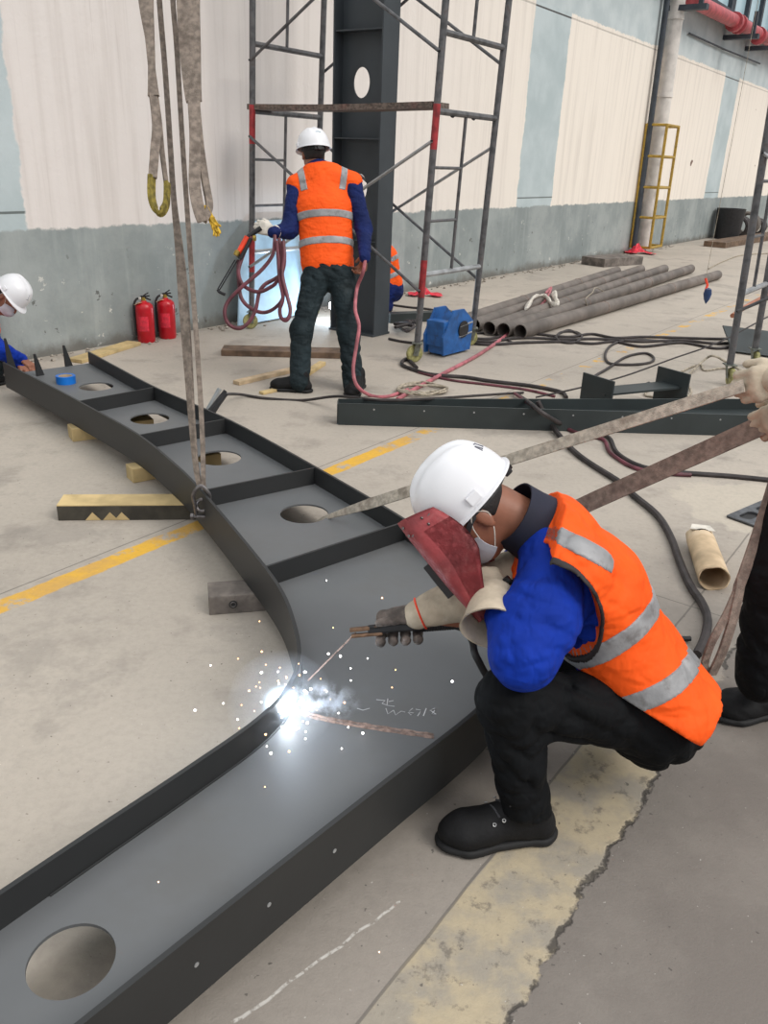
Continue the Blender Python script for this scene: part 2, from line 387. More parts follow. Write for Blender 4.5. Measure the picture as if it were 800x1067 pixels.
def body(name, sdf, m, parent, res=0.008, **kw): return obj(name, sdf.mb(res), m, parent, smooth=True, angle=None, **kw)

# ============================================================ STRUCTURE
def build_floor():
    n = NT('yard concrete'); x, y, z = n.xyz()
    e = n.mt('SUBTRACT', n.mt('MULTIPLY', x, 0.8155), n.mt('MULTIPLY', y, 0.5788))
    t = n.mt('ADD', n.mt('MULTIPLY', x, 0.5788), n.mt('MULTIPLY', y, 0.8155))      # along the lane
    big = n.noise(0.55, 4, 0.6); mid = n.noise(2.6, 5, 0.62); fine = n.noise(38, 4, 0.7); grain = n.noise(160, 2, 0.6)
    c = n.mix(n.sstep(big, 0.35, 0.65), lin((170, 161, 150)), lin((185, 175, 163)))
    c = n.mix(n.mt('MULTIPLY', n.sstep(mid, 0.52, 0.72), 0.5), c, lin((130, 122, 114)))
    c = n.mix(n.mt('MULTIPLY', n.sstep(n.noise(1.1, 6, 0.7), 0.52, 0.64), 0.40), c, lin((126, 120, 114)))
    # darker slab on the near right, cream mortar strip beside it
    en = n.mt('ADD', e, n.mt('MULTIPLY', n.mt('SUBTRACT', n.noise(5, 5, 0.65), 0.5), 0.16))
    near = n.sstep(t, 3.4, 2.3)
    near = n.mt('SUBTRACT', 1.0, n.sstep(t, 2.5, 4.4))
    lane = n.mt('MULTIPLY', n.sstep(e, -1.15, -0.85), near)
    c = n.mix(n.mt('MULTIPLY', lane, 0.7), c, lin((136, 129, 122)))  # shade beside the beam put into the concrete colour
    cream = n.mix(n.sstep(n.noise(7, 4, 0.6), 0.4, 0.62), lin((180, 166, 140)), lin((156, 148, 135)))
    cream = n.mix(n.mt('MULTIPLY', n.sstep(n.noise(16, 5, 0.7), 0.55, 0.66), 0.6), cream, lin((92, 86, 80)))
    inL = n.sstep(n.mt('ADD', e, n.mt('MULTIPLY', n.mt('SUBTRACT', n.noise(2.5, 2), 0.5), 0.04)), -0.650, -0.642)
    c = n.mix(n.mt('MULTIPLY', inL, n.mt('SUBTRACT', 1.0, n.sstep(t, 2.35, 2.7))), c, cream)
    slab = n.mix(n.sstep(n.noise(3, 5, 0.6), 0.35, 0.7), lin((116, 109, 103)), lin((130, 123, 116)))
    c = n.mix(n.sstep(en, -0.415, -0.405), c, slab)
    # broken edge between strip and slab
    ed = n.mt('ABSOLUTE', n.mt('ADD', en, 0.412)); brk = n.mt('SUBTRACT', 1.0, n.sstep(ed, 0.003, 0.011))
    brk = n.mt('MULTIPLY', brk, n.sstep(n.noise(14, 4), 0.42, 0.55))
    c = n.mix(n.mt('MULTIPLY', brk, 0.85), c, lin((58, 54, 50)))
    # joints across the lane and along it
    def seg(val, at, w): return n.mt('SUBTRACT', 1.0, n.sstep(n.mt('ABSOLUTE', n.mt('SUBTRACT', val, at)), w*0.5, w))
    jt = n.mt('MAXIMUM', seg(n.mt('ADD', e, n.mt('MULTIPLY', n.mt('SUBTRACT', n.noise(3, 2), 0.5), 0.02)), -0.646, 0.005), n.mt('MULTIPLY', seg(t, 3.06, 0.004), n.mt('GREATER_THAN', e, -0.9)))
    jt = n.mt('MAXIMUM', jt, seg(e, -2.79, 0.005))
    jt = n.mt('MAXIMUM', jt, seg(t, 7.6, 0.008))
    c = n.mix(n.mt('MULTIPLY', jt, 0.6), c, lin((84, 80, 76)))
    # worn yellow lane line
    en2 = n.mt('ADD', e, n.mt('MULTIPLY', n.mt('SUBTRACT', n.noise(9, 4), 0.5), 0.03))
    yl = n.mt('SUBTRACT', 1.0, n.sstep(n.mt('ABSOLUTE', n.mt('ADD', en2, 2.70)), 0.042, 0.055))
    wear = n.sstep(n.mt('SUBTRACT', n.mt('ADD', n.noise(5, 5, 0.7), n.mt('MULTIPLY', n.sstep(t, 3.8, 4.6), -0.16)), n.mt('MULTIPLY', n.sstep(t, 1.7, 2.0), 0.0)), 0.36, 0.46)
    c = n.mix(n.mt('MULTIPLY', yl, wear), c, n.mix(n.sstep(mid, 0.4, 0.6), lin((222, 172, 56)), lin((204, 160, 82))))
    # chalk stroke on the shade-darkened lane
    ch = n.mt('ADD', n.mt('SUBTRACT', n.mt('MULTIPLY', n.mt('SUBTRACT', x, -0.266), 0.668), n.mt('MULTIPLY', n.mt('SUBTRACT', y, 1.087), 0.744)), n.mt('MULTIPLY', n.mt('SUBTRACT', n.noise(6, 3), 0.5), 0.045))
    chm = n.mt('MULTIPLY', n.mt('SUBTRACT', 1.0, n.sstep(n.mt('ABSOLUTE', ch), 0.002, 0.0055)), n.sstep(n.noise(60, 3), 0.38, 0.55))
    chm = n.mt('MULTIPLY', chm, n.mt('MULTIPLY', n.mt('LESS_THAN', x, 0.075), n.mt('GREATER_THAN', x, -0.33)))
    c = n.mix(n.mt('MULTIPLY', chm, 0.8), c, lin((214, 210, 204)))
    # cement patch round the drain
    pa = n.mt('ADD', n.mt('POWER', n.mt('SUBTRACT', x, 1.92), 2), n.mt('POWER', n.mt('SUBTRACT', y, 3.95), 2))
    pm_ = n.mt('SUBTRACT', 1.0, n.sstep(n.mt('ADD', pa, n.mt('MULTIPLY', n.mt('SUBTRACT', n.noise(4, 4), 0.5), 0.3)), 0.12, 0.15))
    c = n.mix(n.mt('MULTIPLY', pm_, 0.6), c, lin((196, 186, 170)))
    # pits and specks
    c = n.mix(n.mt('MULTIPLY', n.sstep(n.noise(55, 2, 0.5), 0.70, 0.76), 0.7), c, lin((70, 66, 62)))
    c = n.mix(n.mt('MULTIPLY', n.sstep(n.noise(90, 2, 0.5), 0.72, 0.78), 0.5), c, lin((222, 218, 210)))
    c = n.mix(n.mt('MULTIPLY', n.sstep(fine, 0.35, 0.75), 0.16), c, lin((110, 104, 98)))
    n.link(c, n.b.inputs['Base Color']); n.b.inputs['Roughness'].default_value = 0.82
    h = n.mt('ADD', n.mt('MULTIPLY', fine, 0.6), n.mt('ADD', n.mt('MULTIPLY', grain, 0.35), n.mt('MULTIPLY', brk, -2.0)))
    n.bump(h, 0.45, 0.006)
    m = MB(); m.add([(-30, -12, 0), (45, -12, 0), (45, 60, 0), (-30, 60, 0), (-30, -12, -0.3), (45, -12, -0.3), (45, 60, -0.3), (-30, 60, -0.3)],
                    [(0, 1, 2, 3), (7, 6, 5, 4), (0, 4, 5, 1), (1, 5, 6, 2), (2, 6, 7, 3), (3, 7, 4, 0)])
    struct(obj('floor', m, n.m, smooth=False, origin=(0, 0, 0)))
build_floor()

def build_wall():
    n = NT('painted factory wall'); x, y, z = n.xyz()
    wob = n.mt('MULTIPLY', n.mt('SUBTRACT', n.noise(2.2, 5, 0.65), 0.5), 0.16)
    wob2 = n.mt('MULTIPLY', n.mt('SUBTRACT', n.noise(11, 4, 0.65), 0.5), 0.07)
    s_ = n.mt('ADD', x, n.mt('ADD', wob, wob2)); zz = n.mt('ADD', z, n.mt('ADD', n.mt('MULTIPLY', wob, 0.6), wob2))
    def inside(v, a, b, w=0.012): return n.mt('MULTIPLY', n.sstep(v, a-w, a+w), n.mt('SUBTRACT', 1.0, n.sstep(v, b-w, b+w)))
    strips = inside(s_, -12.0, -2.13)
    for a, b in ((6.15, 7.4), (16.3, 17.55), (26.3, 27.5), (36.3, 37.5)): strips = n.mt('MAXIMUM', strips, inside(s_, a, b))
    streak = n.noise(1.0, 5, 0.6, sx=(7, 1, 0.35)); streak2 = n.noise(1.0, 4, 0.6, sx=(26, 1, 0.5))
    white = n.mix(n.sstep(x, -1, 8), lin((226, 219, 215)), lin((240, 231, 220)))  # white painted dimmer for the shaded left end, brighter towards the lit right
    white = n.mix(n.mt('MULTIPLY', n.sstep(streak, 0.45, 0.72), 0.28), white, lin((176, 166, 158)))
    white = n.mix(n.mt('MULTIPLY', n.sstep(streak2, 0.58, 0.72), 0.22), white, lin((168, 156, 150)))
    blue = n.mix(n.sstep(n.noise(1.5, 5), 0.35, 0.65), lin((176, 189, 192)), lin((192, 203, 206)))
    dado = n.mix(n.sstep(n.noise(1.2, 6, 0.65), 0.35, 0.68), lin((134, 142, 142)), lin((160, 166, 165)))
    dado = n.mix(n.mt('MULTIPLY', n.sstep(n.noise(1.0, 5, 0.65, sx=(6, 1, 0.5)), 0.5, 0.75), 0.35), dado, lin((180, 186, 184)))
    top = n.mix(n.sstep(n.noise(2, 4), 0.35, 0.65), lin((182, 193, 196)), lin((198, 207, 209)))
    c = n.mix(inside(zz, 0.99, 3.74), n.mix(n.sstep(z, 2.0, 2.2), dado, top), n.mix(strips, white, blue))
    # seam of the cladding: a thin dark line
    sm = n.mt('SUBTRACT', 1.0, n.sstep(n.mt('ABSOLUTE', n.mt('SUBTRACT', z, 3.675)), 0.008, 0.014))
    c = n.mix(n.mt('MULTIPLY', n.mt('MULTIPLY', sm, n.mt('ADD', 0.35, n.mt('MULTIPLY', strips, 0.6))), n.mt('GREATER_THAN', x, 5.0)), c, lin((66, 62, 62)))
    s2 = n.mt('MULTIPLY', n.mt('SUBTRACT', 1.0, n.sstep(n.mt('ABSOLUTE', n.mt('SUBTRACT', z, 1.12)), 0.007, 0.012)), strips)
    c = n.mix(n.mt('MULTIPLY', s2, 0.8), c, lin((70, 76, 72)))
    # flaked spots and grime at the foot
    low = n.mt('SUBTRACT', 1.0, n.sstep(z, 0.55, 0.98))
    fl = n.mt('MULTIPLY', n.sstep(n.noise(6.0, 5, 0.75), 0.635, 0.655), low)
    c = n.mix(fl, c, lin((206, 206, 200)))
    c = n.mix(n.mt('MULTIPLY', n.mt('MULTIPLY', n.sstep(n.noise(8, 4, 0.65), 0.65, 0.67), low), 0.8), c, lin((84, 84, 80)))
    foot = n.mt('SUBTRACT', 1.0, n.sstep(n.mt('ADD', z, n.mt('MULTIPLY', n.mt('SUBTRACT', n.noise(3, 5, 0.7), 0.5), 0.3)), 0.0, 0.14))
    c = n.mix(n.mt('MULTIPLY', foot, 0.75), c, lin((96, 90, 82)))
    dots = n.mt('MULTIPLY', n.sstep(n.noise(2.6, 2, 0.4), 0.755, 0.765), n.mt('GREATER_THAN', z, 1.1))
    c = n.mix(dots, c, lin((120, 96, 84)))
    n.link(c, n.b.inputs['Base Color']); n.b.inputs['Roughness'].default_value = 0.75
    n.bump(n.mt('ADD', n.noise(3, 6, 0.6), n.mt('ADD', n.mt('MULTIPLY', n.noise(30, 3), 0.2), n.mt('ADD', n.mt('MULTIPLY', sm, -0.6), n.mt('MULTIPLY', fl, -0.4)))), 0.35, 0.03)
    m = MB(); m.box((16, 0.2, 2.35), (56, 0.4, 4.7), bev=0)
    o = obj('wall_back', m, n.m, smooth=False, local=True); o.location = W0; o.rotation_euler = (0, 0, AW); struct(o)
    m = MB(); m.beam(W(-12, 4.76, 0.02), W(44, 4.76, 0.02), 0.5, 0.12)
    struct(obj('trim_1', m, M['mullion'], smooth=False))
    for i, s0 in enumerate(range(-8, 32, 4)):
        r = thing('window_%d' % (i+1), W(s0+2, 4.82), None, None); r['kind'] = 'structure'
        m = MB(); m.beam(W(s0, 5.9, -0.12), W(s0+4, 5.9, -0.12), 0.03, 2.1); obj('glass_pane', m, M['glass'], r, smooth=False)
        m = MB()
        for q in (0.08, 1.36, 2.64, 3.92): m.beam(W(s0+q, 4.82, -0.08), W(s0+q, 6.95, -0.08), 0.14, 0.14, up=WN)
        obj('window_frame', m, M['mullion'], r, smooth=False)
build_wall()

def rubble():
    m = MB(); rr = random.Random(3)
    for i in range(420):
        s = rr.uniform(-3.2, 14) ; w = abs(rr.gauss(0, 0.10))+0.01; c = W(s, 0, w+0.02); r = rr.uniform(0.006, 0.022)
        bm = bmesh.new(); bmesh.ops.create_icosphere(bm, subdivisions=1, radius=r)
        vs = [c+V(v.co.x*rr.uniform(.6, 1.4), v.co.y*rr.uniform(.6, 1.4), v.co.z*0.7+r*0.4) for v in bm.verts]; m.add(vs, [[v.index for v in f.verts] for f in bm.faces]); bm.free()
    o = obj('mortar_crumbs', m, mat('loose mortar crumbs', (150, 142, 132), 0.9, 0, 0.2, 20), smooth=False)
    tag(o, 'loose mortar crumbs and grit along the foot of the painted wall', 'rubble', kind='stuff')
rubble()

def build_column():
    D = WN.copy(); w = 0.53; L = V(-0.106, 8.08, 0)-D*w; H = 4.6
    r = thing('steel_column', L+D*w/2, 'dark upright steel column with round holes standing behind the scaffold', 'column')
    # web with holes: grid quads outside circles -> filled net
    bm = bmesh.new()
    def loop(pts):
        vs = [bm.verts.new(p) for p in pts]; return [bm.edges.new((vs[i], vs[(i+1) % len(vs)])) for i in range(len(vs))]
    es = loop([L, L+D*w, L+D*w+V(0, 0, H), L+V(0, 0, H)])
    for zc in (1.34, 2.22, 3.08, 3.9):
        es += loop([L+D*(0.225+0.092*math.cos(a))+V(0, 0, zc+0.125*math.sin(a)) for a in [2*math.pi*i/28 for i in range(28)]])
    bmesh.ops.triangle_fill(bm, edges=es, use_beauty=True, use_dissolve=False)
    g = bmesh.ops.extrude_face_region(bm, geom=bm.faces[:]); 
    bmesh.ops.translate(bm, vec=WD*0.014, verts=[v for v in g['geom'] if isinstance(v, bmesh.types.BMVert)])
    bm.verts.index_update(); m = MB(); m.add([v.co.copy() for v in bm.verts], [[v.index for v in f.verts] for f in bm.faces]); bm.free()
    obj('web', m, M['column'], r, smooth=False)
    for q in (0, w):
        m = MB(); m.beam(L+D*q-WD*0.12+V(0, 0, H/2), L+D*q+WD*0.12+V(0, 0, H/2), 0.016, H); obj('flange', m, M['column'], r, smooth=False)
    for zc in (0.88, 1.76, 2.62, 3.4):
        m = MB(); m.beam(L+D*0.01-WD*0.055+V(0, 0, zc), L+D*(w-0.01)-WD*0.055+V(0, 0, zc), 0.11, 0.012); obj('stiffener', m, M['column'], r, smooth=False)
    m = MB(); m.box(L+D*w/2+V(0, 0, 0.01), (w+0.02, 0.28, 0.02), (D, WD, V(0, 0, 1))); obj('base_plate', m, M['column'], r, smooth=False)
build_column()

def downpipe():
    r = thing('downpipe', W(11.75, 0.05, 0.16), 'white rainwater downpipe running up the painted wall', 'pipe')
    m = MB(); m.tube([W(11.85, 0.1, 0.16), W(11.62, 4.9, 0.16)], 0.15, 14); obj('pipe_shaft', m, M['whiteplastic'], r)
    m = MB(); m.tube([W(11.46, 0.1, 0.10), W(11.22, 4.9, 0.10)], 0.055, 10); obj('dark_conduit', m, M['mullion'], r)
    for z in (1.3, 2.9, 4.2):
        m = MB(); m.tube([W(11.85-0.048*z, z, 0.16), W(11.85-0.048*z, z+0.07, 0.16)], 0.165, 14); obj('pipe_clip', m, M['whiteplastic'], r)
    g = thing('pipe_guard', W(11.8, 0.06, 0.2), 'yellow ladder-like guard cage round the foot of the white downpipe', 'guard')
    def c(z, i): s = 11.86-0.05*z; return [W(s-0.42, z, 0.04), W(s-0.36, z, 0.42), W(s+0.36, z, 0.42), W(s+0.42, z, 0.04)][i]
    for i in range(4):
        m = MB(); m.tube([c(0.1, i), c(2.42, i)], 0.028, 6); obj('upright', m, M['yellow'], g)
    for z in (0.12, 0.70, 1.27, 1.84, 2.40):
        m = MB()
        for i in range(3): m.tube([c(z, i), c(z, i+1)], 0.026, 6)
        obj('hoop', m, M['yellow'], g)
downpipe()

def red_main():
    r = thing('fire_main', W(15, 4.35, 0.3), 'faded red pipe carried on brackets high along the wall', 'pipe')
    m = MB(); m.tube([W(11.9, 4.55, 0.35), W(16, 4.62, 0.35), W(26, 4.66, 0.35)], 0.13, 14); obj('pipe_run', m, M['redpipe'], r)
    for s in (14.9, 15.25, 17.1):
        m = MB(); m.tube([W(s, 4.59, 0.35), W(s+0.14, 4.59, 0.35)], 0.19, 14); obj('coupling', m, M['redpipe'], r)
    for s in (11.6, 15.6, 17.6):
        m = MB(); m.beam(W(s, 4.38, -0.05), W(s, 4.38, 0.75), 0.16, 0.09); m.beam(W(s, 4.38, 0.62), W(s, 4.86, 0.62), 0.08, 0.08, up=WN); obj('bracket', m, M['mullion'], r, smooth=False)
    m = MB(); m.tube([W(13.0, 4.15, 0.04), W(15.6, 4.15, 0.06), W(19, 4.2, 0.06)], 0.02, 6); obj('thin_conduit', m, M['mullion'], r)
red_main()

# ============================================================ MAIN BEAM
ZB, ZT, ZW = 0.08, 0.25, 0.165
LEFT = cat([V(x, y, 0) for x, y in ((-2.60, 5.40), (-2.10, 4.885), (-1.736, 4.5), (-1.289, 4.007), (-0.992, 3.593), (-0.808, 3.297), (-0.55, 2.836), (-0.35, 2.452), (-0.265, 2.20), (-0.232, 2.02), (-0.246, 1.879), (-0.305, 1.735), (-0.436, 1.547), (-0.594, 1.337), (-0.724, 1.162), (-1.02, 0.76))], 6)
RIGHT = cat([V(x, y, 0) for x, y in ((-2.17, 5.81), (-1.80, 5.35), (-1.418, 4.89), (-0.864, 4.302), (-0.3, 3.582), (0.08, 3.063), (0.30, 2.70), (0.41, 2.40), (0.42, 2.15), (0.35, 1.94), (0.252, 1.783), (0.026, 1.515), (-0.329, 1.089), (-0.62, 0.73), (-0.80, 0.50))], 6)
def wallstrip(path, z0, z1, t):
    m = MB(); n = len(path); vs = []
    for i, p in enumerate(path):
        T = (path[min(i+1, n-1)]-path[max(i-1, 0)]).normalized(); N = V(T.y, -T.x, 0)
        for a, z in ((-t/2, z0), (t/2, z0), (t/2, z1), (-t/2, z1)): vs.append(V(p.x, p.y, z)+N*a)
    fs = [(i*4+k, i*4+(k+1) % 4, (i+1)*4+(k+1) % 4, (i+1)*4+k) for i in range(n-1) for k in range(4)]+[(3, 2, 1, 0), tuple((n-1)*4+k for k in range(4))]
    return m.add(vs, fs)
def plate_with_holes(outer, holes, z0, z1):
    bm = bmesh.new(); es = []
    for lp in [outer]+holes:
        vs = [bm.verts.new((p[0], p[1], z0)) for p in lp]; es += [bm.edges.new((vs[i], vs[(i+1) % len(vs)])) for i in range(len(vs))]
    bmesh.ops.triangle_fill(bm, edges=es, use_beauty=True)
    g = bmesh.ops.extrude_face_region(bm, geom=bm.faces[:]); bmesh.ops.translate(bm, vec=(0, 0, z1-z0), verts=[v for v in g['geom'] if isinstance(v, bmesh.types.BMVert)])
    bm.verts.index_update(); m = MB(); m.add([v.co.copy() for v in bm.verts], [[v.index for v in f.verts] for f in bm.faces]); bm.free(); return m
def circ(x, y, r, n=48): return [(x+r*math.cos(2*math.pi*i/n), y+r*math.sin(2*math.pi*i/n)) for i in range(n)]
HOLES = [(-1.912, 5.19, .107), (-1.382, 4.547, .11), (-0.855, 3.929, .112), (-0.348, 3.265, .105), (-0.566, 1.088, .082)]
def main_beam():
    r = thing('curved_steel_beam', (-0.6, 3.2, ZB), 'long curved grey steel beam lying flat on timbers, being welded', 'steel beam')
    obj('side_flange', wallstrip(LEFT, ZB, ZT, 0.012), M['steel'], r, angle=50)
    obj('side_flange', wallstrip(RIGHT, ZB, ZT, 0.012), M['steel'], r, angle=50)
    outer = [(p.x, p.y) for p in LEFT]+[(p.x, p.y) for p in reversed(RIGHT)]
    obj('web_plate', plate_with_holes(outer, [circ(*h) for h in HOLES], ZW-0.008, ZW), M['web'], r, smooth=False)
    for a, b in (((-1.79, 4.57), (-1.46, 4.93)), ((-1.285, 3.995), (-0.90, 4.335)), ((-0.80, 3.28), (-0.34, 3.62)), ((-0.42, 2.59), (0.09, 3.04))):
        m = MB(); m.beam(V(a[0], a[1], (ZW+ZT)/2-0.001), V(b[0], b[1], (ZW+ZT)/2-0.001), 0.010, ZT-ZW-0.004); obj('cross_rib', m, M['steel'], r, smooth=False)
    # weld bead of the splice
    m = MB(); pts = cat([G(298, 738, ZW), G(330, 749, ZW), (G(385, 759, ZW)), G(452, 769, ZW)], 12)
    rs = [0.005+0.0012*math.sin(i*1.7) for i in range(len(pts))]; m.tube(pts, rs, 8, flat=0.7); 
    m.tube([p+V(0, 0.012, 0) for p in pts], rs, 8, flat=0.6)
    tag(obj('weld_bead', m, M['bead'], r), 'brown weld bead across the web')
    m = MB(); pts = [V(LEFT[i].x, LEFT[i].y, ZW+0.001)+V(-(LEFT[i+1]-LEFT[i-1]).y, (LEFT[i+1]-LEFT[i-1]).x, 0).normalized()*0.008 for i in range(46, len(LEFT)-8)]; m.tube(pts, 0.003, 6); obj('seam_shadow', m, M['steel'], r)  # dark bead standing in for the shadow line along the flange joint
    # gusset plates at the far end
    for (x, y, h) in ((38, 392, 0.15), (68, 382, 0.15), (9, 386, 0.22)):
        p = G(x, y, ZW); d = V(0.64, 0.77, 0); w = 0.055
        m = MB(); q = V(0.77, -0.64, 0)*0.006
        vs = [p-q, p+d*w-q, p+V(0, 0, h)+d*0.012-q, p+V(0, 0, h)-q]+[p+q, p+d*w+q, p+V(0, 0, h)+d*0.012+q, p+V(0, 0, h)+q]
        m.add(vs, [(0, 1, 2, 3), (7, 6, 5, 4), (0, 4, 5, 1), (1, 5, 6, 2), (2, 6, 7, 3), (3, 7, 4, 0)])
        obj('gusset_plate', m, M['steel'], r, smooth=False)
    # small bolt holes on the near outer flange face
    m = MB()
    for x, y in ((266, 933), (172, 1007), (342, 873)):
        p = G(x, y, 0.17) + V(0.0, 0, 0)
        T = V(-0.64, -0.77, 0).normalized(); N = V(0.77, -0.64, 0)
        # move onto flange plane
        best = min(range(len(RIGHT)-1), key=lambda i: (V(RIGHT[i].x, RIGHT[i].y, 0.17)-p).length)
        a, b = RIGHT[best-1], RIGHT[best+1]; tt = (b-a).normalized(); nn = V(-tt.y, tt.x, 0)
        if nn.y > 0: nn = -nn
        c0 = V(RIGHT[best].x, RIGHT[best].y, 0.17)+nn*0.006; m = MB()
        m.lathe(c0, [(0.0055, 0), (0.0055, 0.0012)], 10, axis=nn); obj('bolt_hole', m, M['silver'], r)
    # chalk writing on the web: strokes laid flat
    m = MB()
    def stroke(px): m.ribbon([G(x, y, ZW+0.0008) for x, y in px], 0.0028, 0.0006, V(0.3, 1, 0))
    stroke([(392, 729), (401, 730), (398, 733), (404, 735)]); stroke([(404, 728), (403, 735), (411, 736)]); stroke([(405, 731), (410, 730)])
    stroke([(402, 738), (404, 744), (410, 740)]); stroke([(410, 740), (412, 745), (418, 741), (422, 742)])           # W
    stroke([(430, 738), (425, 742), (428, 745), (431, 743), (426, 742)])                                              # 6
    stroke([(433, 739), (439, 740), (435, 746)])                                                                       # 7
    stroke([(444, 738), (441, 746)])                                                                                   # 1
    stroke([(453, 738), (448, 740), (454, 744), (449, 745), (453, 740), (453, 738)])                                   # 8
    stroke([(372, 738), (378, 740), (385, 738)])
    tag(obj('chalk_writing', m, M['chalk'], r), 'white chalk number W6718 on the web')
main_beam()

def timber(name, label, a, b, w, h, m, cat_='timber', top=None, grp=None, z=0.0, bev=0.004, cap=None):
    r = None; mb = MB(); mb.beam(V(a[0], a[1], z+h/2), V(b[0], b[1], z+h/2), w, h, bev=bev)
    o = obj(name, mb, m, smooth=False); tag(o, label, cat_, grp); return o
def timbers():
    # block with pale top face and dark painted side under the beam
    r = thing('timber_bearer', (-1.0, 3.55, 0), 'squared timber with pale top and black painted side under the curved beam', 'timber')
    a = V(-1.52, 3.51, 0); b = V(-0.60, 3.62, 0)
    m = MB(); m.beam(a+V(0, 0, 0.036), b+V(0, 0, 0.036), 0.138, 0.072, bev=0.003); obj('dark_core', m, M['wooddark'], r, smooth=False)
    m = MB(); m.beam(a+V(0, 0, 0.0745), b+V(0, 0, 0.0745), 0.134, 0.005, bev=0.001); obj('pale_top', m, M['wood'], r, smooth=False)
    m = MB()
    for x in (98, 116, 128):   # pale chevrons left in the paint
        c = G(x, 531, 0.04); d = (b-a).normalized(); n_ = V(d.y, -d.x, 0); c = a+d*((c-a).dot(d))+n_*0.0695+V(0, 0, 0.002)
        m.add([c-d*0.035, c+d*0.035, c+V(0, 0, 0.04)], [(0, 1, 2)])
    obj('bare_patch', m, M['wood'], r, smooth=False)
    r2 = thing('timber_block', (-0.4, 2.8, 0), 'short grey oily timber block with a bolt hole under the beam bend', 'timber')
    a = V(-0.655, 2.71, 0); b = V(-0.16, 2.83, 0)
    m = MB(); m.beam(a+V(0, 0, 0.039), b+V(0, 0, 0.039), 0.12, 0.078, bev=0.004); obj('block_body', m, M['greywood'], r2, smooth=False)
    d = (b-a).normalized(); n_ = V(d.y, -d.x, 0); m = MB(); m.lathe(a+d*0.09+n_*0.0600+V(0, 0, 0.04), [(0.016, 0), (0.016, 0.002)], 16, axis=n_); obj('hole', m, M['black'], r2)
    m = MB(); m.torus(a+d*0.09+n_*0.062+V(0, 0, 0.04), 0.010, 0.0022, n_, 16, 6); obj('washer', m, M['shackle'], r2)
    timber('timber_bearer', 'pale timber bearer standing in for light beneath the far part of the curved beam', (-1.88, 4.60), (-1.47, 4.86), 0.12, 0.078, M['wood'])  # these two pale bearers also stand in for light seen under the beam
    timber('timber_bearer', 'short timber packing standing in for light under the middle of the beam, left side', (-1.34, 3.98), (-0.94, 4.28), 0.1, 0.078, M['wood'])
    timber('timber_bearer', 'timber bearer hidden under the near end of the curved beam', (-0.9, 1.0), (-0.35, 0.85), 0.1, 0.078, M['greywood'])
    timber('timber_bearer', 'timber bearer under the bend of the beam beside the welder', (0.05, 2.25), (0.40, 2.2), 0.1, 0.078, M['greywood'])
    a = G(232, 368, 0); b = G(356, 371, 0)
    timber('wooden_plank', 'long brown plank lying on the concrete behind the standing worker', a, b, 0.22, 0.05, M['brownwood'], 'plank')
    timber('wooden_plank', 'pale plank against the foot of the wall left of the extinguishers', G(78, 378), G(140, 359), 0.14, 0.03, M['wood'], 'plank')
    timber('wooden_plank', 'narrow warped pale lath crossing the ground by the worker boots', G(246, 401), G(318, 384), 0.07, 0.03, M['cardboard'], 'plank')
    timber('wooden_plank', 'short pale stick lying right of the worker left boot', G(312, 396), G(336, 380), 0.06, 0.03, M['wood'], 'plank')
    timber('wooden_plank', 'little offcut of wood under the toe of the worker left boot', G(272, 411), G(290, 407), 0.05, 0.02, M['wood'], 'plank')
    timber('kerb_block', 'low dark concrete block beyond the rear ends of the pipes', G(617, 277), G(657, 274), 0.5, 0.14, M['greywood'], 'block')
timbers()

# ============================================================ SECOND BEAM
def beam2():
    r = thing('steel_channel', (1.1, 5.2, 0), 'dark green-grey steel beam lying straight behind the crouching welder', 'steel beam')
    a, b = V(-0.32, 5.10, 0), V(3.5, 5.25, 0); c, d = V(-0.33, 5.20, 0), V(3.6, 5.78, 0)
    def wall(p, q, z0, z1): m = MB(); m.beam(p+V(0, 0, (z0+z1)/2), q+V(0, 0, (z0+z1)/2), 0.012, z1-z0); return m
    obj('front_flange', wall(a, b, 0.0, 0.145), M['beam2'], r, smooth=False)
    obj('rear_flange', wall(c, d, 0.0, 0.145), M['beam2'], r, smooth=False)
    m = MB(); vs = [V(p.x, p.y, z) for z in (0.06, 0.07) for p in (a, b, d, c)]; m.add(vs, [(0, 1, 2, 3), (7, 6, 5, 4), (0, 4, 5, 1), (1, 5, 6, 2), (2, 6, 7, 3), (3, 7, 4, 0)])
    obj('web_plate', m, M['beam2'], r, smooth=False)
    for i in range(11):
        m = MB(); p = a+(b-a)*(0.06+0.085*i); m.lathe(p+V(0, -0.0062, 0.11), [(0.006, 0), (0.006, 0.001)], 8, axis=V(0.04, -1, 0)); obj('bolt_hole', m, M['silver'], r)
    m = MB(); m.beam(V(-0.325, 5.10, 0.07), V(-0.33, 5.2, 0.07), 0.01, 0.13, up=V(0, 0, 1)); obj('end_plate', m, M['beam2'], r, smooth=False)
    # bracket standing on the ground behind it
    k = thing('steel_bracket', G(650, 412, 0.06), 'small dark H-shaped steel bracket standing behind the straight beam', 'bracket')
    A = V(1.46, 5.62, 0); B = V(2.08, 5.92, 0); Z = V(0, 0, 1)
    for p in (A, B):
        m = MB(); m.beam(p+V(-0.08, 0.12, 0.13), p+V(0.08, -0.12, 0.13), 0.014, 0.26); obj('end_flange', m, M['beam2'], k, smooth=False)
    m = MB(); m.beam(A+Z*0.15, B+Z*0.15, 0.18, 0.014); obj('web_plate', m, M['beam2'], k, smooth=False)
    bar = MB(); bar.beam(V(2.30, 5.27, 0.09), V(3.1, 5.34, 0.09), 0.03, 0.04, bev=0.004); o = obj('brass_bar', bar, M['brass'], smooth=False); tag(o, 'short brass-coloured bar lying in the trough of the straight beam', 'bar')
beam2()

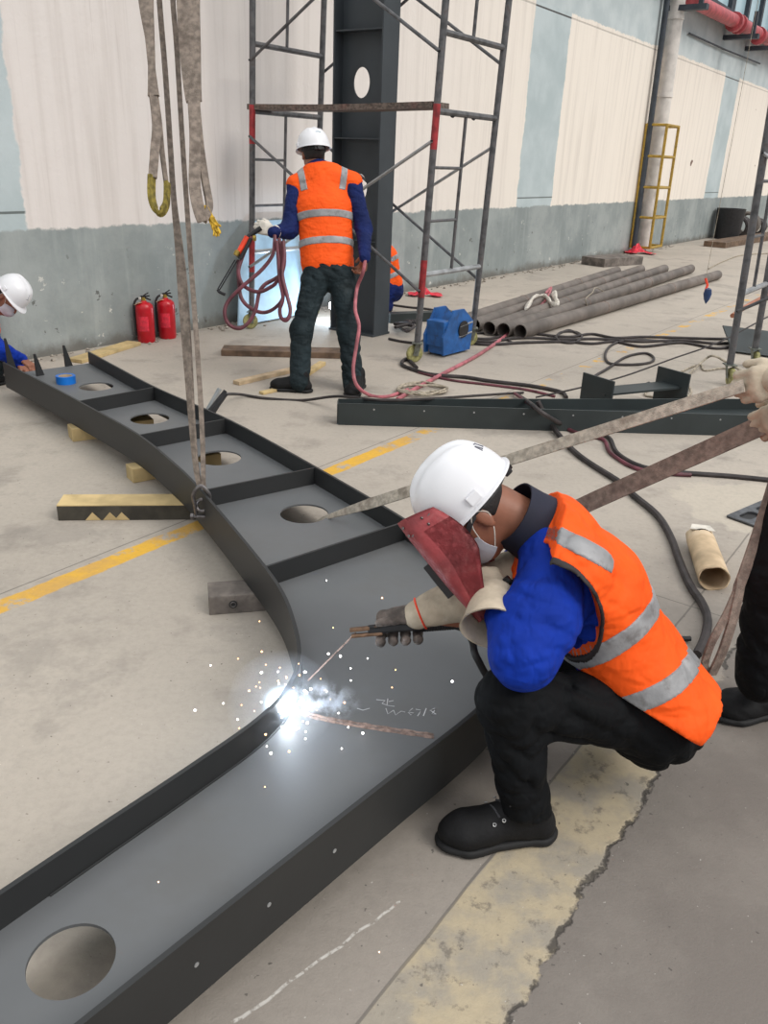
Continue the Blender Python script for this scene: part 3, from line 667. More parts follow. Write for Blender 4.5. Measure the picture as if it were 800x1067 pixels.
# ============================================================ PIPES
def pipes():
    ends = [((1.28, 8.17), (5.25, 13.75), 'frontmost dark steel pipe of the row on the ground'),
            ((1.12, 8.22), (5.06, 14.5), 'second steel pipe from the front, its far end reaching furthest'),
            ((0.98, 8.27), (4.55, 14.3), 'third steel pipe from the front, in the middle of the row'),
            ((0.84, 8.42), (4.1, 14.1), 'fourth steel pipe from the front, beside the rear one'),
            ((0.68, 8.52), (3.6, 13.7), 'rearmost steel pipe of the row, nearest the wall')]
    for i, (a, b, lb) in enumerate(ends):
        rr = 0.072; a = V(a[0], a[1], rr); b = V(b[0], b[1], rr); d = (b-a).normalized()
        r = thing('steel_pipe', a*0.5+b*0.5-V(0, 0, rr), lb, 'pipe', 'long steel pipes in a row on the ground')
        m = MB(); n = 24; ax = d; X = V(0, 0, 1); Y = ax.cross(X); vs = []
        for q, ra in ((a, rr), (b, rr), (b, rr-0.006), (a, rr-0.006)):
            for k in range(n): t = 2*math.pi*k/n; vs.append(q+X*(math.cos(t)*ra)+Y*(math.sin(t)*ra))
        fs = [((j % 4)*n+k, (j % 4)*n+(k+1) % n, ((j+1) % 4)*n+(k+1) % n, ((j+1) % 4)*n+k) for j in range(4) for k in range(n)]
        m.add(vs, fs); obj('pipe_wall', m, M['pipe'], r)
        for t in (0.31, 0.66):
            m = MB(); c = a.lerp(b, t); m.torus(c, rr+0.001, 0.004, d, 24, 6); obj('weld_ring', m, M['bead'], r)
    rag = MB(); pts = cat([G(548, 322, .16), G(556, 310, .16), G(568, 309, .15), G(574, 316, .15), G(580, 318, .12), G(577, 305, .17)], 6)
    rag.tube(pts, [0.02+0.022*abs(math.sin(i*0.7)) for i in range(len(pts))], 8, flat=0.6)
    tag(obj('canvas_glove', rag, M['cotton']), 'crumpled off-white canvas glove lying on top of the pipes', 'glove')
pipes()

# ============================================================ SCAFFOLDS
def scaffold(o, X, Y, lx, wy, label, tilt, H=4.3, red=True):
    Z = V(0, 0, 1)
    def p(a, b, z): return o+X*(a*lx)+Y*(b*wy)+Z*z+tilt*z
    r = thing('scaffold_tower', p(0.5, 0.5, 0), label, 'scaffold')
    for a in (0, 1):
        for b in (0, 1):
            m = MB(); m.tube([p(a, b, 0.17), p(a, b, H)], 0.028, 10); lg = obj('leg', m, M['tube'], r)
            if b == 0 and red:
                for z0, z1 in ((0.55, 0.85), (1.68, 2.0)):
                    m = MB(); m.tube([p(a, b, z0), p(a, b, z1)], 0.0288, 10); tag(obj('red_band', m, M['tubered'], lg), 'red painted stretch of the leg')
            # caster
            c = thing('caster', p(a, b, 0.0), None, None); c.parent = r; c.location = p(a, b, 0.0)-wloc(r)
            m = MB(); ax = (X*0.8+Y*0.5).normalized(); m.lathe(p(a, b, 0.075)-ax*0.02+X*0.02, [(0.02, 0), (0.066, 0.002), (0.074, 0.010), (0.074, 0.030), (0.066, 0.038), (0.02, 0.04)], 20, axis=ax); obj('wheel', m, M['wheel'], c)
            m = MB(); 
            for s in (-0.027, 0.027): m.beam(p(a, b, 0.06)+X*0.02+ax*s, p(a, b, 0.168)+ax*s, 0.05, 0.004, up=ax)
            m.box(p(a, b, 0.17), (0.09, 0.09, 0.008)); obj('fork', m, M['castmetal'], c, smooth=False)
        for z in (0.73, 2.48):
            m = MB(); m.tube([p(a, 0, z), p(a, 1, z)], 0.023, 8); tag(obj('rung', m, M['silver'] if z < 1 else M['tube'], r), 'bright zinc rung' if z < 1 else None)
        for z in (1.95, 3.70):
            m = MB(); m.tube([p(a, 0, z), p(a, 1, z)], 0.024, 8); obj('top_bar', m, M['tube'], r)
        for z0, z1 in ((0.73, 1.95), (2.48, 3.70)):
            m = MB(); m.tube([p(a, 0.47, z0), p(a, 0.47, z1)], 0.014, 8); obj('inner_post', m, M['tube'], r)
            for z in (z0+0.42, z0+0.82):
                m = MB(); m.tube([p(a, 0, z), p(a, 0.47, z)], 0.012, 8); obj('rung', m, M['tube'], r)
    for b in (0, 1):
        e = -0.028 if b == 0 else 0.028; E = Y*e
        for z0, z1 in ((0.60, 1.74), (2.35, 3.5)):
            for s, (u, v) in enumerate(((z0, z1), (z1, z0))):
                m = MB(); q = Y*(0.008*(s-0.5)); m.tube([p(0, b, u)+E+q, p(1, b, v)+E+q], 0.0135, 8); tag(obj('cross_brace', m, M['silver'] if (z0 < 1 and s == 1) else M['tube'], r), None)
                m = MB(); 
                for a, zz in ((0, u), (1, v)): m.tube([p(a, b, zz), p(a, b, zz)+E*1.6], 0.008, 6)
                obj('brace_pin', m, M['darkmetal'], r)
    return r, p
XL = V(-1.607, 1.175, 0).normalized()
r, pS = scaffold(V(0.221, 6.965, 0), XL, WD, 1.99, 0.955, 'grey tube scaffold tower on casters behind the standing worker', V(0.030, 0, 0))
m = MB(); a = pS(0.02, 0.12, 1.995); b = pS(1.03, 0.12, 1.985)
mid = (a+b)/2-V(0, 0, 0.012); m.ribbon(cat([a, mid, b], 8), 0.24, 0.045, WD)
bd = obj('scaffold_board', m, M['plank'], smooth=False); tag(bd, 'weathered red-stained board laid across the scaffold tower', 'board')
for t in (0.05, 0.40):
    m = MB(); m.torus(pS(0, 0.2+t, 1.955), 0.032, 0.009, XL, 12, 6, ang=math.pi, X=WD); obj('board_hook', m, M['darkmetal'], bd)
r, pR = scaffold(V(2.766, 6.60, 0), -XL, WD, 1.9, 0.86, 'grey tube scaffold tower at the right edge beside the cables', V(-0.045, 0, 0), red=False)
m = MB(); m.tube(cat([G(763, 329, .4), G(780, 318, .4), G(805, 306, .42), G(840, 300, .42)], 6), 0.022, 8)
tag(obj('brown_tube', m, mat('rusty orange tube', (170, 110, 84), 0.6)), 'rusty orange-brown tube slung low on the right scaffold', 'tube')

# ============================================================ CABLES on the ground
def cable(name, label, px, r, m, category='cable', z=None, group=None, sub=8):
    pts = []
    for q in px:
        zz = q[2] if len(q) > 2 else r
        pts.append(G(q[0], q[1], zz))
    mb = MB(); mb.tube(cat(pts, sub), r, 8); o = obj(name, mb, M[m] if isinstance(m, str) else m); tag(o, label, category, group); return o
cable('rubber_hose', 'pink-red hose snaking from the pipes down to the beam end', [(568, 306, .16), (574, 300, .17), (566, 316, .1), (543, 332), (530, 347), (501, 368), (464, 388), (438, 402), (414, 416)], 0.016, 'pinkhose', 'hose')
cable('welding_cable', 'dark double cable curving from the left caster towards the beam middle', [(434, 383), (424, 374), (419, 380), (440, 388), (458, 391), (485, 393), (511, 397), (553, 402), (583, 408), (590, 414)], 0.015, 'cable')
cable('welding_cable', 'reddish cable beside the dark one in front of the scaffold', [(436, 388), (470, 396), (511, 401), (548, 406), (578, 413)], 0.010, 'hose')
cable('welding_cable', 'cable pair looping over the straight beam, upper strand', [(540, 412, .02), (552, 420, .16), (566, 431, .16), (590, 444, .02), (615, 449), (634, 456), (643, 472), (668, 486), (705, 492), (760, 496), (810, 501)], 0.014, 'cable')
cable('welding_cable', 'reddish cable looping over the straight beam, lower strand', [(536, 410, .02), (556, 424, .16), (574, 438, .03), (603, 452), (628, 458), (636, 472), (660, 487), (690, 493), (720, 495)], 0.012, 'hose')
cable('rubber_hose', 'long black hose running past the welder back to the right strap', [(560, 418, .16), (572, 440, .04), (600, 472), (645, 502), (659, 515), (684, 536), (698, 558), (708, 585), (719, 610), (731, 628), (737, 645), (734, 665), (726, 682)], 0.017, 'cable', 'hose')
for i, (dy, lb) in enumerate(((0, 'upper strand of the long dark cable bundle behind the scaffolds'), (5, 'middle strand of the long dark cable bundle'), (10, 'lower sagging strand of the long dark cable bundle'))):
    cable('welding_cable', lb, [(462, 342+dy*.3), (482, 350+dy*.5), (508, 353+dy*.6), (543, 347+dy), (590, 351+dy*.5), (616, 348+dy), (640, 352+dy*.4), (669, 351+dy), (710, 352+dy*.5), (747, 353+dy), (779, 352+dy*.6), (812, 350+dy)], 0.014, 'cable', group='long dark cable bundle')
cable('welding_cable', 'coiled loop of black cable in front of the pipe ends', [(578, 352), (585, 346), (600, 346), (606, 351), (598, 357), (584, 356), (580, 350), (592, 344), (604, 349)], 0.012, 'cable')
cable('welding_cable', 'black cable in wide loops before the right scaffold', [(700, 356), (660, 354), (640, 358), (631, 367), (634, 378), (655, 380), (676, 378), (681, 373), (672, 368), (652, 372), (633, 384), (617, 394), (618, 402), (634, 407), (662, 404), (676, 399)], 0.012, 'cable')
cable('welding_cable', 'taut thin black cord rising from the beam to the right scaffold', [(558, 414, .02), (600, 405, .1), (650, 392, .15), (700, 374, .2), (750, 356, .26), (800, 330, .33), (830, 316, .36)], 0.007, 'cable')
cable('hemp_rope', 'beige rope curling under the right scaffold casters', [(686, 410), (700, 403), (716, 391), (735, 374, .06), (744, 371, .1), (756, 377, .05), (775, 388), (793, 398)], 0.010, 'rope', 'rope')
cable('hemp_rope', 'second beige rope looping left of the right scaffold caster', [(700, 398), (714, 400), (720, 408), (712, 414), (690, 414), (672, 410), (700, 392), (728, 380), (734, 386), (755, 384), (784, 392)], 0.009, 'rope', 'rope')
cable('thin_cord', 'thin tan cord curving on the far concrete near the right scaffold', [(738, 280), (752, 273), (772, 266), (800, 264), (830, 263)], 0.012, 'rope', 'cord')
coil = []
for i in range(46):
    a = i*0.62; coil.append((440+27*math.cos(a)*(0.75+0.25*math.sin(i*1.3)), 405+6.5*math.sin(a)*(0.8+0.3*math.cos(i*0.9)), 0.01+0.0006*i))
cable('hemp_rope', 'coil of off-white rope on the ground before the left scaffold', coil, 0.008, 'rope', 'rope', sub=4)
cable('welding_cable', 'thin black lead trailing from the clamp across to the straight beam', [(226, 414, .2), (234, 411, .16), (250, 411, .03), (277, 415), (315, 417), (352, 413, .10), (395, 417, .16), (440, 416, .16), (500, 412, .05), (545, 409)], 0.010, 'cable')
cable('welding_cable', 'dark cable crossing the gap between column and scaffold', [(404, 317), (425, 320), (446, 322), (462, 326), (470, 334), (476, 342)], 0.012, 'cable')
cable('welding_cable', 'dark cable on the ground right of the column foot', [(405, 353), (420, 356), (436, 357), (447, 352), (470, 352), (500, 347), (522, 350), (533, 357)], 0.012, 'cable')
cable('thin_cord', 'thin pale wire draped over the steel pipes', [(613, 322), (610, 312, .16), (617, 305, .16), (622, 300, .16), (640, 312)], 0.006, 'rope', 'cord')

def clamp():
    r = thing('earth_clamp', G(222, 432, .25), 'earth clamp with black grips gripping the right edge of the curved beam', 'clamp')
    a = G(214, 432, .25)
    m = MB(); m.beam(P(214, 432, 4.95), P(229, 405, 4.95), 0.03, 0.02, bev=0.004); obj('jaw', m, M['silver'], r, smooth=False)
    m = MB(); m.tube([P(215, 433, 4.9), P(222, 424, 4.9), P(235, 407, 4.9)], [0.018, 0.014, 0.012], 8); m.tube([P(221, 432, 4.9), P(228, 420, 4.9), P(236, 410, 4.9)], [0.012, 0.016, 0.012], 8); obj('grip', m, M['black'], r)
clamp()
def tape():
    r = thing('tape_roll', G(68, 399, ZW), 'blue tape roll lying on the far left end of the curved beam', 'tape')
    m = MB(); c = G(69, 399, ZW); m.lathe(c, [(0.045, 0), (0.062, 0.0), (0.062, 0.05), (0.045, 0.05), (0.045, 0.0)], 28); obj('tape_wrap', m, M['blue'], r)
    m = MB(); m.lathe(c, [(0.040, 0.002), (0.0445, 0.002), (0.0445, 0.048), (0.040, 0.048), (0.040, 0.002)], 28); obj('inner_core', m, M['cardboard'], r)
tape()

def extinguisher(x, y, lb, leanx=0):
    c = G(x, y); r = thing('fire_extinguisher', c, lb, 'fire extinguisher', 'fire extinguishers by the wall')
    k = 1.0
    m = MB(); m.lathe(c, [(0.0, 0.0), (0.070, 0.0), (0.077, 0.012), (0.078, 0.295), (0.074, 0.325), (0.054, 0.345), (0.026, 0.355), (0.022, 0.367)], 24); obj('cylinder_body', m, M['red'], r); c0 = c; c = c-V(0, 0, 0.043)
    m = MB(); m.lathe(c+V(0, 0, 0.405), [(0.02, 0), (0.02, 0.03), (0.012, 0.035)], 12); obj('valve', m, M['brass'], r)
    m = MB(); m.beam(c+V(-0.03, 0, 0.44), c+V(0.055, 0.0, 0.452), 0.022, 0.012, bev=0.003); m.beam(c+V(-0.02, 0, 0.448), c+V(0.065, 0.0, 0.415), 0.02, 0.012, bev=0.003); m.beam(c+V(0.0, 0, 0.45), c+V(0.045, 0.0, 0.478), 0.02, 0.01); obj('trigger', m, M['black'], r, smooth=False)
    m = MB(); m.tube(cat([c+V(-0.02, 0, 0.425), c+V(-0.06, -0.01, 0.42), c+V(-0.085, -0.02, 0.36), c+V(-0.086, -0.02, 0.2), c+V(-0.08, -0.02, 0.1)], 5), 0.010, 8); obj('hose', m, M['black'], r)
    m = MB(); t = 0.0792; vs = []
    for z in (0.15, 0.28):
        for a in range(9): q = math.radians(-125+a*9); vs.append(c+V(t*math.cos(q), t*math.sin(q), z))
    m.add(vs, [(i, i+1, i+10, i+9) for i in range(8)]); tag(obj('instruction_label', m, M['redcloth'], r), 'pale red printed label')
    m = MB(); m.beam(c+V(-0.065, -0.03, 0.375), c+V(-0.01, -0.06, 0.40), 0.04, 0.003); tag(obj('paper_tag', m, M['label'], r, smooth=False), 'cream paper tag')
    m = MB(); m.lathe(c+V(-0.022, -0.022, 0.43), [(0.012, 0), (0.012, 0.01)], 10, axis=V(-0.5, -0.8, 0.2)); obj('gauge', m, M['whiteplastic'], r)
extinguisher(153, 356, 'left of the two red fire extinguishers, standing by the wall')
extinguisher(175, 352, 'right of the two red fire extinguishers, beside the hanging slings')

def misc():
    # cardboard tube with open dark mouth
    a = G(729, 560, .055); b = G(744, 603, .055); d = (b-a).normalized(); r_ = 0.060
    r = thing('cardboard_tube', (a+b)/2-V(0, 0, .06), 'crumpled beige cardboard tube lying open end towards us near the drain', 'tube')
    m = MB(); n = 24; X = V(0, 0, 1); Y = d.cross(X).normalized(); vs = []; rows = [(0.0, 0.95, 0), (0.02, 1, 0), (0.1, 1, 0), (0.21, 1.02, 0), (0.21, 0.94, 1), (0.02, 0.92, 1)]
    L = (b-a).length
    for i, (t, s, _) in enumerate(rows):
        for k in range(n):
            an = 2*math.pi*k/n; jag = (0.025*math.sin(3*an+1)+0.012*math.sin(7*an)) if i in (0,) else (0.006*math.sin(5*an) if i in (3, 4) else 0)
            vs.append(a+d*(t/0.21*L+jag)+X*(math.cos(an)*r_*s*0.9)+Y*(math.sin(an)*r_*s*1.05))
    m.add(vs, [(j*n+k, j*n+(k+1) % n, (j+1)*n+(k+1) % n, (j+1)*n+k) for j in range(len(rows)-1) for k in range(n)]); obj('tube_wall', m, M['cardboard'], r)
    m = MB(); m.lathe(a+d*0.03, [(0.0, 0), (0.058, 0.0)], 20, axis=d); obj('stuffing', m, M['black'], r)
    # pull the far end closed with a torn flap
    m = MB(); m.ribbon([a+V(0, 0, 0.05)+d*0.03, a+V(0, 0, 0.05)-d*0.03, a+V(0, 0.01, 0.02)-d*0.055], [0.11, 0.08, 0.05], 0.003, Y); obj('torn_flap', m, M['cotton'], r, smooth=False)
    # drain grate
    c = G(781, 531); A = V(1.729, 3.80, 0); ex = (V(1.846, 3.66, 0)-A).normalized(); ey = V(-ex.y, ex.x, 0); ey = ey if ey.y > 0 else -ey
    r = thing('drain_grate', A+ex*0.25+ey*0.2, 'cast iron slotted drain grate set in the concrete at right', 'drain grate')
    outer = [A, A+ex*0.46, A+ex*0.46+ey*0.36, A+ey*0.36]; holes = []
    for i in range(4):
        for j in range(2):
            p = A+ex*(0.035+i*0.105)+ey*(0.035+j*0.165); w, l = 0.066, 0.125; pts = []
            for (u, v, st) in ((w-0.03, 0.03, -90), (w-0.03, l-0.03, 0), (0.03, l-0.03, 90), (0.03, 0.03, 180)):
                for k in range(5): t = math.radians(st+k*22.5); pts.append(p+ex*(u+0.03*math.cos(t))+ey*(v+0.03*math.sin(t)))
            holes.append([(q.x, q.y) for q in pts])
    obj('grate_plate', plate_with_holes([(q.x, q.y) for q in outer], holes, 0.006, 0.014), M['grate'], r, smooth=False)
    m = MB(); m.add([V(q.x, q.y, 0.003) for q in outer], [(0, 1, 2, 3)]); obj('drain_pit', m, M['black'], r, smooth=False)
    # blue machine under left scaffold
    r = thing('wire_feeder', G(475, 365), 'blue metal welding wire feeder frame standing between the scaffold casters', 'machine')
    c = V(0.52, 7.42, 0); X = V(0.62, 0.78, 0); Y = V(0.78, -0.62, 0)
    m = MB(); prof = [(-0.22, 0.02), (0.20, 0.02), (0.22, 0.28), (0.06, 0.40), (-0.10, 0.40), (-0.24, 0.18)]
    for s in (-0.11, 0.09):
        vs = [c+X*a+V(0, 0, z)+Y*(s+t) for t in (0, 0.02) for a, z in prof]; k = len(prof)
        m.add(vs, [tuple(range(k))[::-1], tuple(range(k, 2*k))]+[(i, (i+1) % k, k+(i+1) % k, k+i) for i in range(k)])
    obj('side_plate', m, M['bluebox'], r, smooth=False)
    m = MB(); m.box(c+V(0, 0, 0.06), (0.40, 0.2, 0.08), (X, Y, V(0, 0, 1)), 0.005); m.box(c-X*0.16+V(0, 0, 0.2), (0.12, 0.19, 0.22), (X, Y, V(0, 0, 1)), 0.005); obj('base_tray', m, M['bluebox'], r, smooth=False)
    m = MB()
    for z in (0.16, 0.25): m.tube([c+X*0.0+Y*0.115+V(0, 0, z), c+X*0.20+Y*0.115+V(0, 0, z+0.02)], 0.008, 6)
    obj('guard_bar', m, M['silver'], r)
    m = MB(); m.lathe(c+X*0.06+Y*0.112+V(0, 0, 0.22), [(0.0, 0), (0.075, 0.0), (0.075, 0.01)], 20, axis=Y); obj('wire_spool', m, M['black'], r)
    # metal sheet leaning by the left caster
    m = MB(); a = G(437, 372); m.add([a+V(0.08, 0.1, 0.01), a+V(0.30, 0.42, 0.01), a+V(0.24, 0.46, 0.34), a+V(0.10, 0.26, 0.36), a+V(0.09, 0.105, 0.01), a+V(0.31, 0.425, 0.01), a+V(0.25, 0.465, 0.34), a+V(0.11, 0.265, 0.36)], [(0, 1, 2, 3), (7, 6, 5, 4), (0, 4, 5, 1), (1, 5, 6, 2), (2, 6, 7, 3), (3, 7, 4, 0)])
    tag(obj('metal_sheet', m, M['greywood'], smooth=False), 'small grey metal sheet propped between left caster and blue machine', 'sheet')
    # red cloth under guard and red scraps behind scaffold
    for (x0, x1, y0, lb, w) in ((650, 680, 263, 'red plastic sheet crumpled at the foot of the yellow guard', 0.5), (425, 460, 307, 'red netting scrap lying behind the left scaffold', 0.28)):
        a = G(x0, y0+1); b = G(x1, y0+2); m = MB(); nx, ny = 14, 8; rr = random.Random(x0); vs = []; d = (b-a); pr = V(-d.y, d.x, 0).normalized()
        for i in range(nx):
            for j in range(ny):
                u = i/(nx-1); v = j/(ny-1); h = 0.02+(w*0.42)*math.exp(-((u-0.45)**2)/0.03)*math.sin(math.pi*v)*(0.6+0.4*rr.random())+0.05*rr.random()*w
                vs.append(a+d*u+pr*((v-0.5)*w*(0.6+0.4*math.sin(u*9)))+V(0, 0, h))
        m.add(vs, [(i*ny+j, (i+1)*ny+j, (i+1)*ny+j+1, i*ny+j+1) for i in range(nx-1) for j in range(ny-1)]); tag(obj('red_sheet', m, M['redcloth'], smooth=False), lb, 'plastic sheet')
    # arc light on the wall behind worker, put in as a pale leaning sheet
    m = MB(); m.add([W(-0.10, 0.02, 0.22), W(1.0, 0.02, 0.22), W(1.0, 0.98, 0.06), W(0.35, 0.98, 0.06), W(0.05, 0.6, 0.12), W(-0.10, 0.02, 0.20), W(1.0, 0.02, 0.20), W(1.0, 0.98, 0.04), W(0.35, 0.98, 0.04), W(0.05, 0.6, 0.10)],
                    [(0, 1, 2, 3, 4), (9, 8, 7, 6, 5), (0, 5, 6, 1), (1, 6, 7, 2), (2, 7, 8, 3), (3, 8, 9, 4), (4, 9, 5, 0)])
    tag(obj('arc_lit_patch', m, M['arcpatch'], smooth=False), 'arc light on the wall behind the standing worker, shaped as a pale blue board', 'board')
    # far right clutter by wall
    bin_ = MB(); bin_.lathe(W(17.6, 0, 0.40), [(0.0, 0), (0.30, 0), (0.36, 0.75), (0.33, 0.75), (0.28, 0.04)], 18); tag(obj('black_bin', bin_, M['black']), 'black bucket standing at the wall on the far right', 'bucket')
    rr = random.Random(4)
    for i, (s, off, rad, ln, lb) in enumerate(((18.6, 0.40, 0.26, 0.7, 'dark roll of hose lying at the wall, far right'), (19.4, 0.42, 0.3, 0.8, 'grey coiled bundle near the wall behind the right scaffold'), (20.3, 0.5, 0.2, 0.9, 'small rusty pipe bundle by the far wall'))):
        m = MB()
        for k in range(6): m.torus(W(s, rad, off)+WD*(0.06*k), rad*(0.9+0.1*rr.random()), 0.045, WD, 20, 6)
        tag(obj('hose_roll', m, M['cable'] if i != 1 else M['pipe']), lb, 'hose roll')
    timber('wooden_pallet', 'low timber skid on the ground at far right before the wall', W(14.6, 0, 0.9), W(20.5, 0, 1.2), 0.5, 0.12, M['brownwood'], 'skid')
    # dark steel plate under right scaffold
    m = MB(); a = G(767, 322, .1); b = G(770, 335, .02); m.add([V(3.4, 8.5, 0.16), V(3.3, 7.9, 0.02), V(4.6, 7.2, 0.02), V(4.7, 7.8, 0.15), V(3.4, 8.52, 0.15), V(3.3, 7.92, 0.01), V(4.6, 7.22, 0.01), V(4.7, 7.82, 0.14)], [(0, 1, 2, 3), (7, 6, 5, 4), (0, 4, 5, 1), (1, 5, 6, 2), (2, 6, 7, 3), (3, 7, 4, 0)])
    tag(obj('steel_plate', m, M['beam2'], smooth=False), 'dark steel plate leaning inside the right scaffold', 'plate')
    # plumb bob
    r = thing('plumb_bob', P(735, 312, 9.0), 'blue plumb bob hanging on a thin string before the pipes', 'plumb bob')
    t0 = P(735, 302, 9.0)
    m = MB(); m.lathe(P(735, 317, 9.0), [(0.0, 0), (0.03, 0.05), (0.045, 0.11), (0.035, 0.16), (0.01, 0.175)], 14); obj('bob_body', m, mat('dark blue bob', (36, 62, 104), 0.4), r)
    m = MB(); m.tube([P(735, 303, 9.0), P(737, 297, 9.0), P(735, 290, 9.0)], 0.014, 6); obj('orange_knot', m, M['orangeplastic'], r)
    m = MB(); m.tube([P(735, 292, 9.0), P(735, 292, 9.0)+V(0, 0, 6)], 0.0025, 5); obj('string', m, M['rope'], r)
    # dark clutter at column foot
    m = MB(); rr = random.Random(9)
    pts = [G(408+rr.uniform(0, 30), 340+rr.uniform(-6, 6), 0.03+rr.uniform(0, .06)) for i in range(16)]; m.tube(cat(pts, 4), 0.016, 6)
    tag(obj('tangled_cable', m, M['cable']), 'tangle of dark cable on the ground right of the column', 'cable')
    m = MB(); m.beam(G(404, 336, 0)+V(0, 0, .05), G(470, 333, 0)+V(0, 0, .05), 0.12, 0.1, bev=0.005); tag(obj('steel_bar', m, M['beam2'], smooth=False), 'dark low steel bar lying between column and scaffold', 'bar')
misc()

# ============================================================ HANGING SLINGS
def slings():
    # pair rigged to the beam by the shackle
    def line(px, d0, d1):
        n = len(px); return cat([P(x, y, d0+(d1-d0)*i/(n-1)) for i, (x, y) in enumerate(px)], 6)
    D0, D1 = 3.55, 3.52
    top = V(-0.62, 3.3, 0)
    r = thing('lifting_sling', G(208, 505, .25), 'twisted narrow webbing sling carrying the curved beam on a shackle', 'sling')
    a = [(150, -320, 3.25), (163, -60, 3.35), (166, 0, 3.38), (172, 73, 3.42), (177, 146, 3.45), (181, 207, 3.47), (187, 262, 3.48), (191, 310, 3.5), (196, 380, 3.52), (200, 440, 3.53), (204, 485, 3.55), (208, 507, 3.56)]
    pts = cat([P(*q) for q in a], 6); n = len(pts); w = [0.02+0.026*math.exp(-((i/n-0.66)**2)/0.025) for i in range(n)]
    sd = [(cr*math.cos(0.6*math.sin(i*0.09))+cf*math.sin(0.6*math.sin(i*0.09))) for i in range(n)]
    m = MB(); m.ribbon(pts, w, 0.012, sd); obj('left_strand', m, M['strap'], r)
    b = [(172, -320, 3.2), (178, -60, 3.3), (180, 0, 3.32), (184, 49, 3.36), (190, 146, 3.4), (198, 262, 3.44), (203, 330, 3.47), (208, 402, 3.5), (211, 460, 3.53), (212, 507, 3.56)]
    pts = cat([P(*q) for q in b], 6); m = MB(); m.ribbon(pts, 0.019, 0.012, cr); obj('right_strand', m, M['strap'], r)
    s = thing('bow_shackle', P(209, 535, 3.5), 'steel bow shackle joining the sling to the left flange of the beam', 'shackle')
    c = P(210, 522, 3.52); m = MB(); X = cr; Zv = V(0, 0, 1)
    pts = cat([c+X*-0.026-Zv*0.07, c+X*-0.03-Zv*0.02, c+X*-0.034+Zv*0.03, c+Zv*0.07, c+X*0.034+Zv*0.03, c+X*0.03-Zv*0.02, c+X*0.026-Zv*0.07], 6)
    m.tube(pts, 0.009, 8); obj('bow', m, M['shackle'], s)
    m = MB(); m.tube([c+X*-0.05-Zv*0.072, c+X*0.05-Zv*0.072], 0.010, 8); m.lathe(c+X*0.035-Zv*0.072, [(0.017, 0), (0.017, 0.02)], 6, axis=X); m.lathe(c+X*-0.05-Zv*0.072, [(0.015, 0), (0.015, 0.012)], 6, axis=X); obj('pin', m, M['shackle'], s)
    m = MB(); m.torus(c-Zv*0.02+cf*0.01, 0.026, 0.008, cf, 20, 8); obj('eye_ring', m, M['shackle'], s)
    # two loose slings
    def loose(name, label, outer, tail=False):
        r = thing('webbing_sling', outer['base'], label, 'sling', 'loose slings hanging at upper left')
        for nm, px, w, mt, sd in outer['parts']:
            pts = cat([P(*q[:3]) for q in px], 6); k = len(pts); ws = [w[0]+(w[1]-w[0])*i/(k-1) for i in range(k)] if len(w) == 2 else [float(np.interp(i/(k-1), np.linspace(0, 1, len(w)), w)) for i in range(k)]
            m = MB(); m.ribbon(pts, ws, 0.016, sd); o = obj(nm, m, M[mt], r)
        return r
    d = 3.3
    loose('webbing_sling', 'left loose webbing sling with an olive yellow worn eye', dict(base=P(166, 222, d), parts=[
        ('upper_webbing', [(146, -300, d), (150, -60, d), (152, 0, d), (156, 40, d), (158, 70, d), (160, 100, d)], [0.062, 0.062, 0.058, 0.035, 0.026, 0.045], 'strap', cr),
        ('eye_strand', [(159, 96, d), (163, 130, d), (161, 160, d-.02), (159, 185, d-.03)], [0.030, 0.036, 0.034], 'strap', (cr+cf*0.4).normalized()),
        ('eye_strand', [(161, 96, d+.01), (166, 130, d+.02), (169, 160, d+.03), (173, 190, d+.04)], [0.024, 0.018, 0.016], 'strap', (cr+cf*0.6).normalized()),
        ('eye_sleeve', [(158, 183, d-.03), (158, 205, d-.03), (162, 218, d-.02), (168, 221, d), (173, 213, d+.02), (174, 200, d+.03), (174, 190, d+.04)], [0.036, 0.036, 0.036, 0.026, 0.026], 'strapend', (cr*0.3+cf).normalized())]))
    rr_ = loose('webbing_sling', 'right loose webbing sling, broad and ending in a yellow tail', dict(base=P(212, 235, d), parts=[
        ('upper_webbing', [(190, -300, d), (196, -60, d), (196, 0, d), (198, 50, d), (200, 85, d), (202, 106, d)], [0.094, 0.094, 0.092, 0.085, 0.072, 0.062], 'strap', cr),
        ('eye_strand', [(202, 104, d-.01), (203, 135, d-.02), (203, 165, d-.03), (203, 195, d-.04), (207, 218, d-.04), (211, 231, d-.03)], [0.050, 0.042, 0.046, 0.046, 0.04], 'strap', (cr+cf*0.3).normalized()),
        ('eye_strand', [(204, 110, d+.01), (208, 150, d+.02), (214, 190, d+.02), (218, 215, d+.01), (212, 230, d-.02)], [0.032, 0.030, 0.028, 0.03], 'strap', (cr+cf*0.6).normalized())]))
    m = MB(); rr = random.Random(2)
    for i in range(46):
        a = P(214+rr.uniform(-3, 2), 222+rr.uniform(-8, 3), d); b = P(225+rr.uniform(-4, 5), 238+rr.uniform(-4, 9), d+rr.uniform(-.02, .02)); c = P(220+rr.uniform(-3, 3), 228+rr.uniform(-3, 3), d)
        m.tube(cat([a, c, b], 3), 0.0035, 5)
    tag(obj('thread_tail', m, M['yellowtail'], rr_), 'frayed yellow thread tail')
slings()

